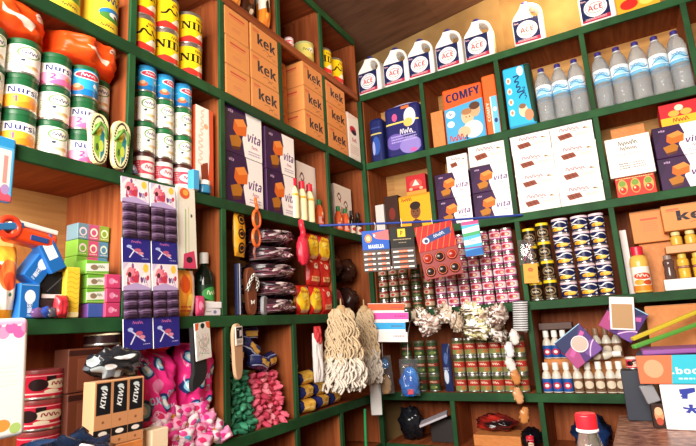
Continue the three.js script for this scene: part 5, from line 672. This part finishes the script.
[577, 587, 597, 607, 617].forEach((px, i) => put(minib(TW, mat('#8a6a54', 0.4)), 'R', cu('R', px, 345, 0.14), HE + 0.1525, 0.14, NTH[i] + ' brown-capped bottle after the white-capped ones, upper row on the long box', 'bottle', 'upper row of brown bottles'));
{ const o = minib(TW, WHITEP); const p = hitZ(601, 354, 0.02); free(o, [p.x - 0.06, HE + 0.167, -0.03], [0, 0, -1.5], 'small white bottle lying across the brown-labelled bottles', 'bottle'); }
put(box('dark_packet', 0.16, 0.035, 0.06, '#4a2c22', '#3a221a'), 'R', 0.965, HE + 0.296, 0.14, 'flat dark packet on top of the upper row of bottles', 'packet');
function purpleCard(disc) {
  const g = thing('mirror_card'); const b = box('card', 0.15, 0.15, 0.008, T.purpleA, '#5a3a8a', '#5a3a8a', 0.003, g); b.position.y = -0.075;
  if (disc) { const c = new THREE.CylinderGeometry(0.036, 0.036, 0.006, 32); c.rotateX(Math.PI / 2); c.translate(0.012, 0.002, 0.006); mesh('round_window', c, mat('#a58a78', 0.35), g); const r = new THREE.TorusGeometry(0.036, 0.003, 8, 32); r.translate(0.012, 0.002, 0.009); mesh('window_rim', r, mat('#ece4ee', 0.4), g); }
  return g;
}
{
  const p = hitZ(578, 346, 0.035); free(purpleCard(true), [p.x, p.y, p.z], [-0.1, 0.05, 0.62], 'purple and blue square card with a round tan window before the bottles', 'card', 'purple square cards');
  const q = hitZ(623, 320, 0.03); free(purpleCard(false), [q.x, q.y, q.z], [0, 0, -0.62], 'purple and blue square card under a tan framed tag', 'card', 'purple square cards');
  const t = thing('framed_tag'); box('frame', 0.1, 0.13, 0.006, '#f1e4ea', '#e4c8d8', '#f4ecec', 0.002, t); const f = box('tan_panel', 0.084, 0.108, 0.003, '#ad8656', '#9c7848', '#9c7848', 0.001, t); f.position.set(0, 0.008, 0.004); const e = box('folded_top', 0.1, 0.024, 0.02, '#f4ece8', '#efe2e4', '#fff', 0.003, t); e.position.set(0, 0.124, -0.012);
  const r = hitZ(623, 330, 0.045); free(t, [r.x, r.y, r.z], [0, 0, -0.1], 'tan panel in a pale frame hanging over the green edge', 'tag');
}
// crinkled bags strung below the board
{
  const gs = [0, 1, 2, 3].map((i) => lump(0.062, 0.05, 0.03, 160 + i, 0.42, 4.2, 30, 22)), tones = [['#c8b49e', '#7c6654'], ['#d4c2b0', '#967a64'], ['#c6c08c', '#7a7446'], ['#ccb4aa', '#86685e']].map(([a, b], i) => tmat(tex(128, 128, (q) => { q.r(0, 0, 128, 128, a); for (let k = 0; k < 40; k++) q.c([[rnd(128), rnd(128)], [rnd(128), rnd(128)], [rnd(128), rnd(128)]], [b, '#f6f2ee', a, '#5a4638', '#ffffff'][k % 5], 2 + rnd(6)); }), 0.1));  // white strokes paint the highlights of shiny wrinkled film into the colour
  [[419, 318, 0], [432, 326, 3], [444, 316, 1], [457, 324, 0], [470, 314, 2], [474, 331, 2], [487, 321, 1], [500, 316, 3], [497, 334, 1]].forEach(([px, py, k], i) => { const p = hitZ(px, py, 0.05 + (i % 2) * 0.065); const o = solo('crinkled_bag', gs[i % 4], tones[k]); free(o, [p.x, p.y - 0.04, p.z], [0, rnd(6), rnd(-0.4, 0.4)], k === 2 ? 'crinkled clear bag of yellowish sweets on the hanging string' : 'crinkled clear bag of beige sweets on the hanging string', 'bag', k === 2 ? 'bags of yellowish sweets' : 'bags of beige sweets'); });
  const c = thing('spiral_cord'); const pts = []; for (let i = 0; i <= 90; i++) { const a = i * 0.9; pts.push([0.034 * Math.cos(a), -i * 0.0016, 0.018 * Math.sin(a)]); } mesh('coil', tube(pts, 0.0042, 260, 6), mat('#d8d8da', 0.25), c); const pt2 = pts.map(([x, y, z]) => [x * 0.96, y + 0.006, z * 0.96]); mesh('dark_coil', tube(pt2, 0.0038, 260, 6), mat('#3a3a42', 0.3), c);
  const p = hitZ(520, 302, 0.04); free(c, [p.x, p.y, p.z], [0, 0, -0.1], 'black and white spiral cord hanging in front of the green post', 'coil');
  const sg = lump(0.022, 0.04, 0.012, 170, 0.45, 3, 16, 12), sm = [mat('#e4dcd8', 0.2), mat('#c8854a', 0.25), mat('#dfe0e6', 0.2), mat('#d8a070', 0.25)];
  [[516, 345, 0], [511, 358, 2], [514, 372, 0], [518, 385, 1], [521, 404, 3], [524, 424, 1]].forEach(([px, py, k], i) => { const q = hitZ(px, py, 0.05); free(solo('string_sachet', sg, sm[k]), [q.x, q.y, q.z], [0, 0.2, rnd(-0.3, 0.3)], k % 2 ? 'small amber sachet on the string hanging below the board' : 'small clear white sachet on the string before the tins', 'sachet', k % 2 ? 'amber sachets on a string' : 'white sachets on a string'); });
  // pen cards and sponge bags
  const pens = [[T.penOrange, 308, 386, 'orange'], [T.penPink, 317, 390, 'magenta'], [T.penBlue, 327, 387, 'sky blue'], [T.penWhite, 337, 389, 'plain white']];
  pens.forEach(([t, py, px, l], i) => { const q = hitZ(px, py + 5, 0.16 + i * 0.008); free(box('pen_card', 0.2, 0.052, 0.006, t, '#f2f0ee', '#f2f0ee', 0.002), [q.x, q.y, q.z], [0.1, 0.35, -0.06], 'white toothbrush card with ' + (i === 3 ? 'hardly any print' : l + ' stripe') + ' beside the mop heads', 'card', 'striped toothbrush cards'); });
  const hook = box('card_hanger', 0.06, 0.11, 0.01, '#efeaea', '#ece6e6', '#ece6e6', 0.003); const hq = hitZ(365, 336, 0.17); free(hook, [hq.x, hq.y, hq.z], [0, 0.6, 0.5], 'white folded card flap at the end of the toothbrush cards', 'card');
  const b1 = thing('sponge_bag'); mesh('sponge', lump(0.052, 0.075, 0.033, 180, 0.25, 2.4, 24, 18), tmat(softTone('#2b8fe0', '#1c5ab0', 95), 0.15), b1); mesh('clear_wrap', pillow(0.105, 0.19, 0.082, 181, 0.2), new THREE.MeshPhysicalMaterial({ color: '#eef6fc', roughness: 0.05, transmission: 0.95, thickness: 0 }), b1); mesh('red_tag', rbox(0.03, 0.026, 0.004, 0.001).translate(0.006, 0.012, 0.03), mat('#c43a50', 0.4), b1);
  mesh('string', tube([[0, 0.19, 0], [0, 0.3, -0.04], [0.01, 0.39, -0.098]], 0.0018, 10), mat('#d8d8d8'), b1);
  const p1 = hitZ(411, 396, 0.1); free(b1, [p1.x, p1.y, p1.z], [0, 0.2, 0], 'bright blue sponge in a clear hanging bag under the toothbrush cards', 'sponge');
  const b2 = thing('brush_bag'); mesh('brush', lump(0.03, 0.05, 0.02, 184, 0.2, 2), mat('#c89a6a', 0.6), b2); mesh('clear_wrap', pillow(0.09, 0.2, 0.05, 185, 0.22), new THREE.MeshPhysicalMaterial({ color: '#eef2f6', roughness: 0.05, transmission: 0.95, thickness: 0 }), b2); mesh('blue_top', lump(0.03, 0.026, 0.02, 186, 0.4, 3).translate(0, 0.13, 0), mat('#3a86c8', 0.25), b2);
  mesh('string', tube([[0, 0.19, 0], [0, 0.3, -0.05], [-0.01, 0.39, -0.118]], 0.0018, 10), mat('#d8d8d8'), b2);
  const p2 = hitZ(387, 394, 0.12); free(b2, [p2.x, p2.y, p2.z], [0, 0.3, 0.05], 'brown brush with blue top in a clear hanging bag beside the cloth strip', 'brush');
}
// dim goods under the lowest board
const HF = 0.86;
[['red_bag', 0.6, 0.1, 0.045, '#b02a20', 'flattened glossy red bag under the vegetable tins', 0.16], ['black_bag', 0.785, 0.055, 0.045, '#1c1a20', 'dark crumpled bag beside the flattened red bag', 0.1], ['blue_bag', 1.06, 0.085, 0.08, '#1d3a72', 'navy plastic bag in the shade below the small bottles', 0.12], ['black_bag', 0.13, 0.07, 0.09, '#22262c', 'black plastic bag in the corner under the white cloth strip', 0.12]].forEach(([n, x, r, ry, c, l, s], i) => put(solo(n, lump(r, ry, 0.06, 200 + i, 0.3, 2.4, 26, 18), tmat(softTone(c, '#0e0e14', 110 + i), 0.15)), 'R', x, HF + 0.002 + (n === 'red_bag' ? 0.056 : 0), s, l, 'bag'));
put(box('under_carton', 0.24, 0.055, 0.16, T.plainCarton, T.plainCarton, T.plainCarton), 'R', 0.62, HF + 0.001, 0.13, 'flat brown carton under the red bag', 'carton');
put(box('paper_stack', 0.16, 0.012, 0.14, '#b9b4c0', '#a8a4b0', '#bdb8c4'), 'R', 0.29, HF + 0.12, 0.06, 'tilted sheaf of grey-white papers under the lowest board', 'paper', null, 0.3, 0.35);
put(box('dark_case', 0.15, 0.12, 0.12, '#231c1c', '#1c1616'), 'R', 0.33, HF + 0.001, 0.14, 'dark case below the tilted papers', 'case');
put(tin('red_lid_jar', 0.018, 0.07, T.redTin, '#d8283c'), 'R', 0.795, HF + 0.001, 0.0, 'small jar with red lid at the edge of the lowest shade', 'jar');
put(solo('green_handle', tube([[0, 0, 0], [0.004, 0.12, 0], [0.014, 0.24, 0]], 0.007, 12, 8), mat('#1f9a5a', 0.3)), 'L', 0.26, 0.84, -0.03, 'bright green broom handle leaning near the cloth strip', 'handle');
// ---------- the counter and what stands on it ----------
{
  const c = thing('counter'); const top = slab(1.2, 2.6, 1.012, 1.05, 0.05, 2.14, 0.006); mesh('counter_top', top, tmat(T.counter, 0.3), c);
  mesh('front_panel', slab(1.24, 2.56, 0, 1.012, 0.1, 2.08, 0.004, true), WOOD, c); c.name = numbered('counter'); tag(c, 'shop counter with a mottled red-brown top', 'counter'); scene.add(c);
}
free(box('white_carton', 0.27, 0.163, 0.26, T.whiteBlue, '#eceef6', '#f2f3f8', 0.004), [1.512, 1.051, 0.22], [0, -0.04, 0], 'white carton with blue marks standing on the counter', 'carton');
free(box('book_box', 0.28, 0.108, 0.24, T.bookBox, '#35506a', '#3a4a60', 0.004), [1.452, 1.2155, 0.23], [0, -0.03, 0], 'orange and cyan box on top of the white carton', 'box');
free(box('purple_folder', 0.26, 0.02, 0.2, '#8a4a9a', '#8a4a9a', '#8a4a9a', 0.006), [1.46, 1.3248, 0.235], [0, 0.04, 0.02], 'purple folder lying on the orange and cyan box', 'folder');
{ const st = (c, l, a, b) => { const v = b.clone().sub(a), L = v.length(); const m = solo('plastic_stick', rbox(L, 0.016, 0.022, 0.004).translate(0, 0, 0), mat(c, 0.35)); const mid = a.clone().lerp(b, 0.5); free(m, [mid.x, mid.y, mid.z], [0, Math.atan2(-v.z, v.x), Math.asin(v.y / L)], l, 'stick', 'coloured sticks'); };
  st('#5fae4a', 'green plastic strip leaning over the purple folder', hitZ(634, 349, 0.25), hitZ(720, 318, -0.03)); st('#d8c23c', 'yellow plastic strip leaning behind the green one', hitZ(633, 341, 0.2), hitZ(720, 304, -0.03)); }
put(carton(0.5, 0.46, 0.2, T.plainCarton, T.plainCarton), 'R', 1.62, 1.052, 0.14, 'large plain tan carton at the back of the counter', 'carton');
free(box('photo_box', 0.045, 0.09, 0.05, T.baby, '#2c1c18', '#2c1c18'), [1.352, 1.051, 0.3], [0, 0.1, 0], 'small dark box with a reddish round picture beside the white carton', 'box');
free(box('grey_gadget', 0.05, 0.07, 0.03, '#8f9096', '#7a7a80', '#a8a8ae', 0.006), [1.345, 1.142, 0.3], [0, 0.2, 0.3], 'grey gadget resting on the small picture box', 'gadget');
free(box('dark_crate', 0.1, 0.2, 0.1, '#232a3a', '#1c2230'), [1.29, 1.051, 0.14], [0, 0, 0], 'upright dark blue box at the back edge of the counter', 'box');
free(tin('red_white_tin', 0.026, 0.05, T.redTin, '#d8d4d0'), [1.29, 1.252, 0.14], [0, 0.5, 0], 'small red and white tin on the dark blue box', 'tin');
{
  const p = CAM.clone().addScaledVector(ray(585, 413), 0.68), h = p.y - 1.051, g = thing('soda_bottle');
  mesh('body', lathe([[0, 0.004], [0.03, 0], [0.043, 0.01], [0.044, h * 0.3], [0.04, h * 0.42], [0.044, h * 0.52], [0.042, h * 0.6], [0.034, h * 0.69], [0.024, h * 0.78], [0.018, h * 0.85], [0.0115, h * 0.92], [0.0115, h * 0.96], [0, h * 0.962]], 30), new THREE.MeshPhysicalMaterial({ color: '#e9f0f2', roughness: 0.05, transmission: 0.95, thickness: 0.002, ior: 1.3 }), g);
  mesh('cap', lathe([[0.0134, h - 0.019], [0.0136, h - 0.003], [0.0122, h], [0, h]], 24), mat('#e01f2c', 0.3), g);
  mesh('neck_ring', lathe([[0.0115, h - 0.024], [0.0142, h - 0.023], [0.0142, h - 0.02], [0.0115, h - 0.0195]], 20), mat('#dfe3e6', 0.3), g);
  mesh('label', band(0.0446, h * 0.3, h * 0.52), mat('#c81f2c', 0.35), g);
  free(g, [p.x, 1.051, p.z], [0, 0, 0], 'clear soda bottle with a red cap standing on the counter', 'bottle');
}
scene.traverse((o) => { if (o.isMesh) { o.castShadow = true; o.receiveShadow = true; } });
renderer.render(scene, camera);
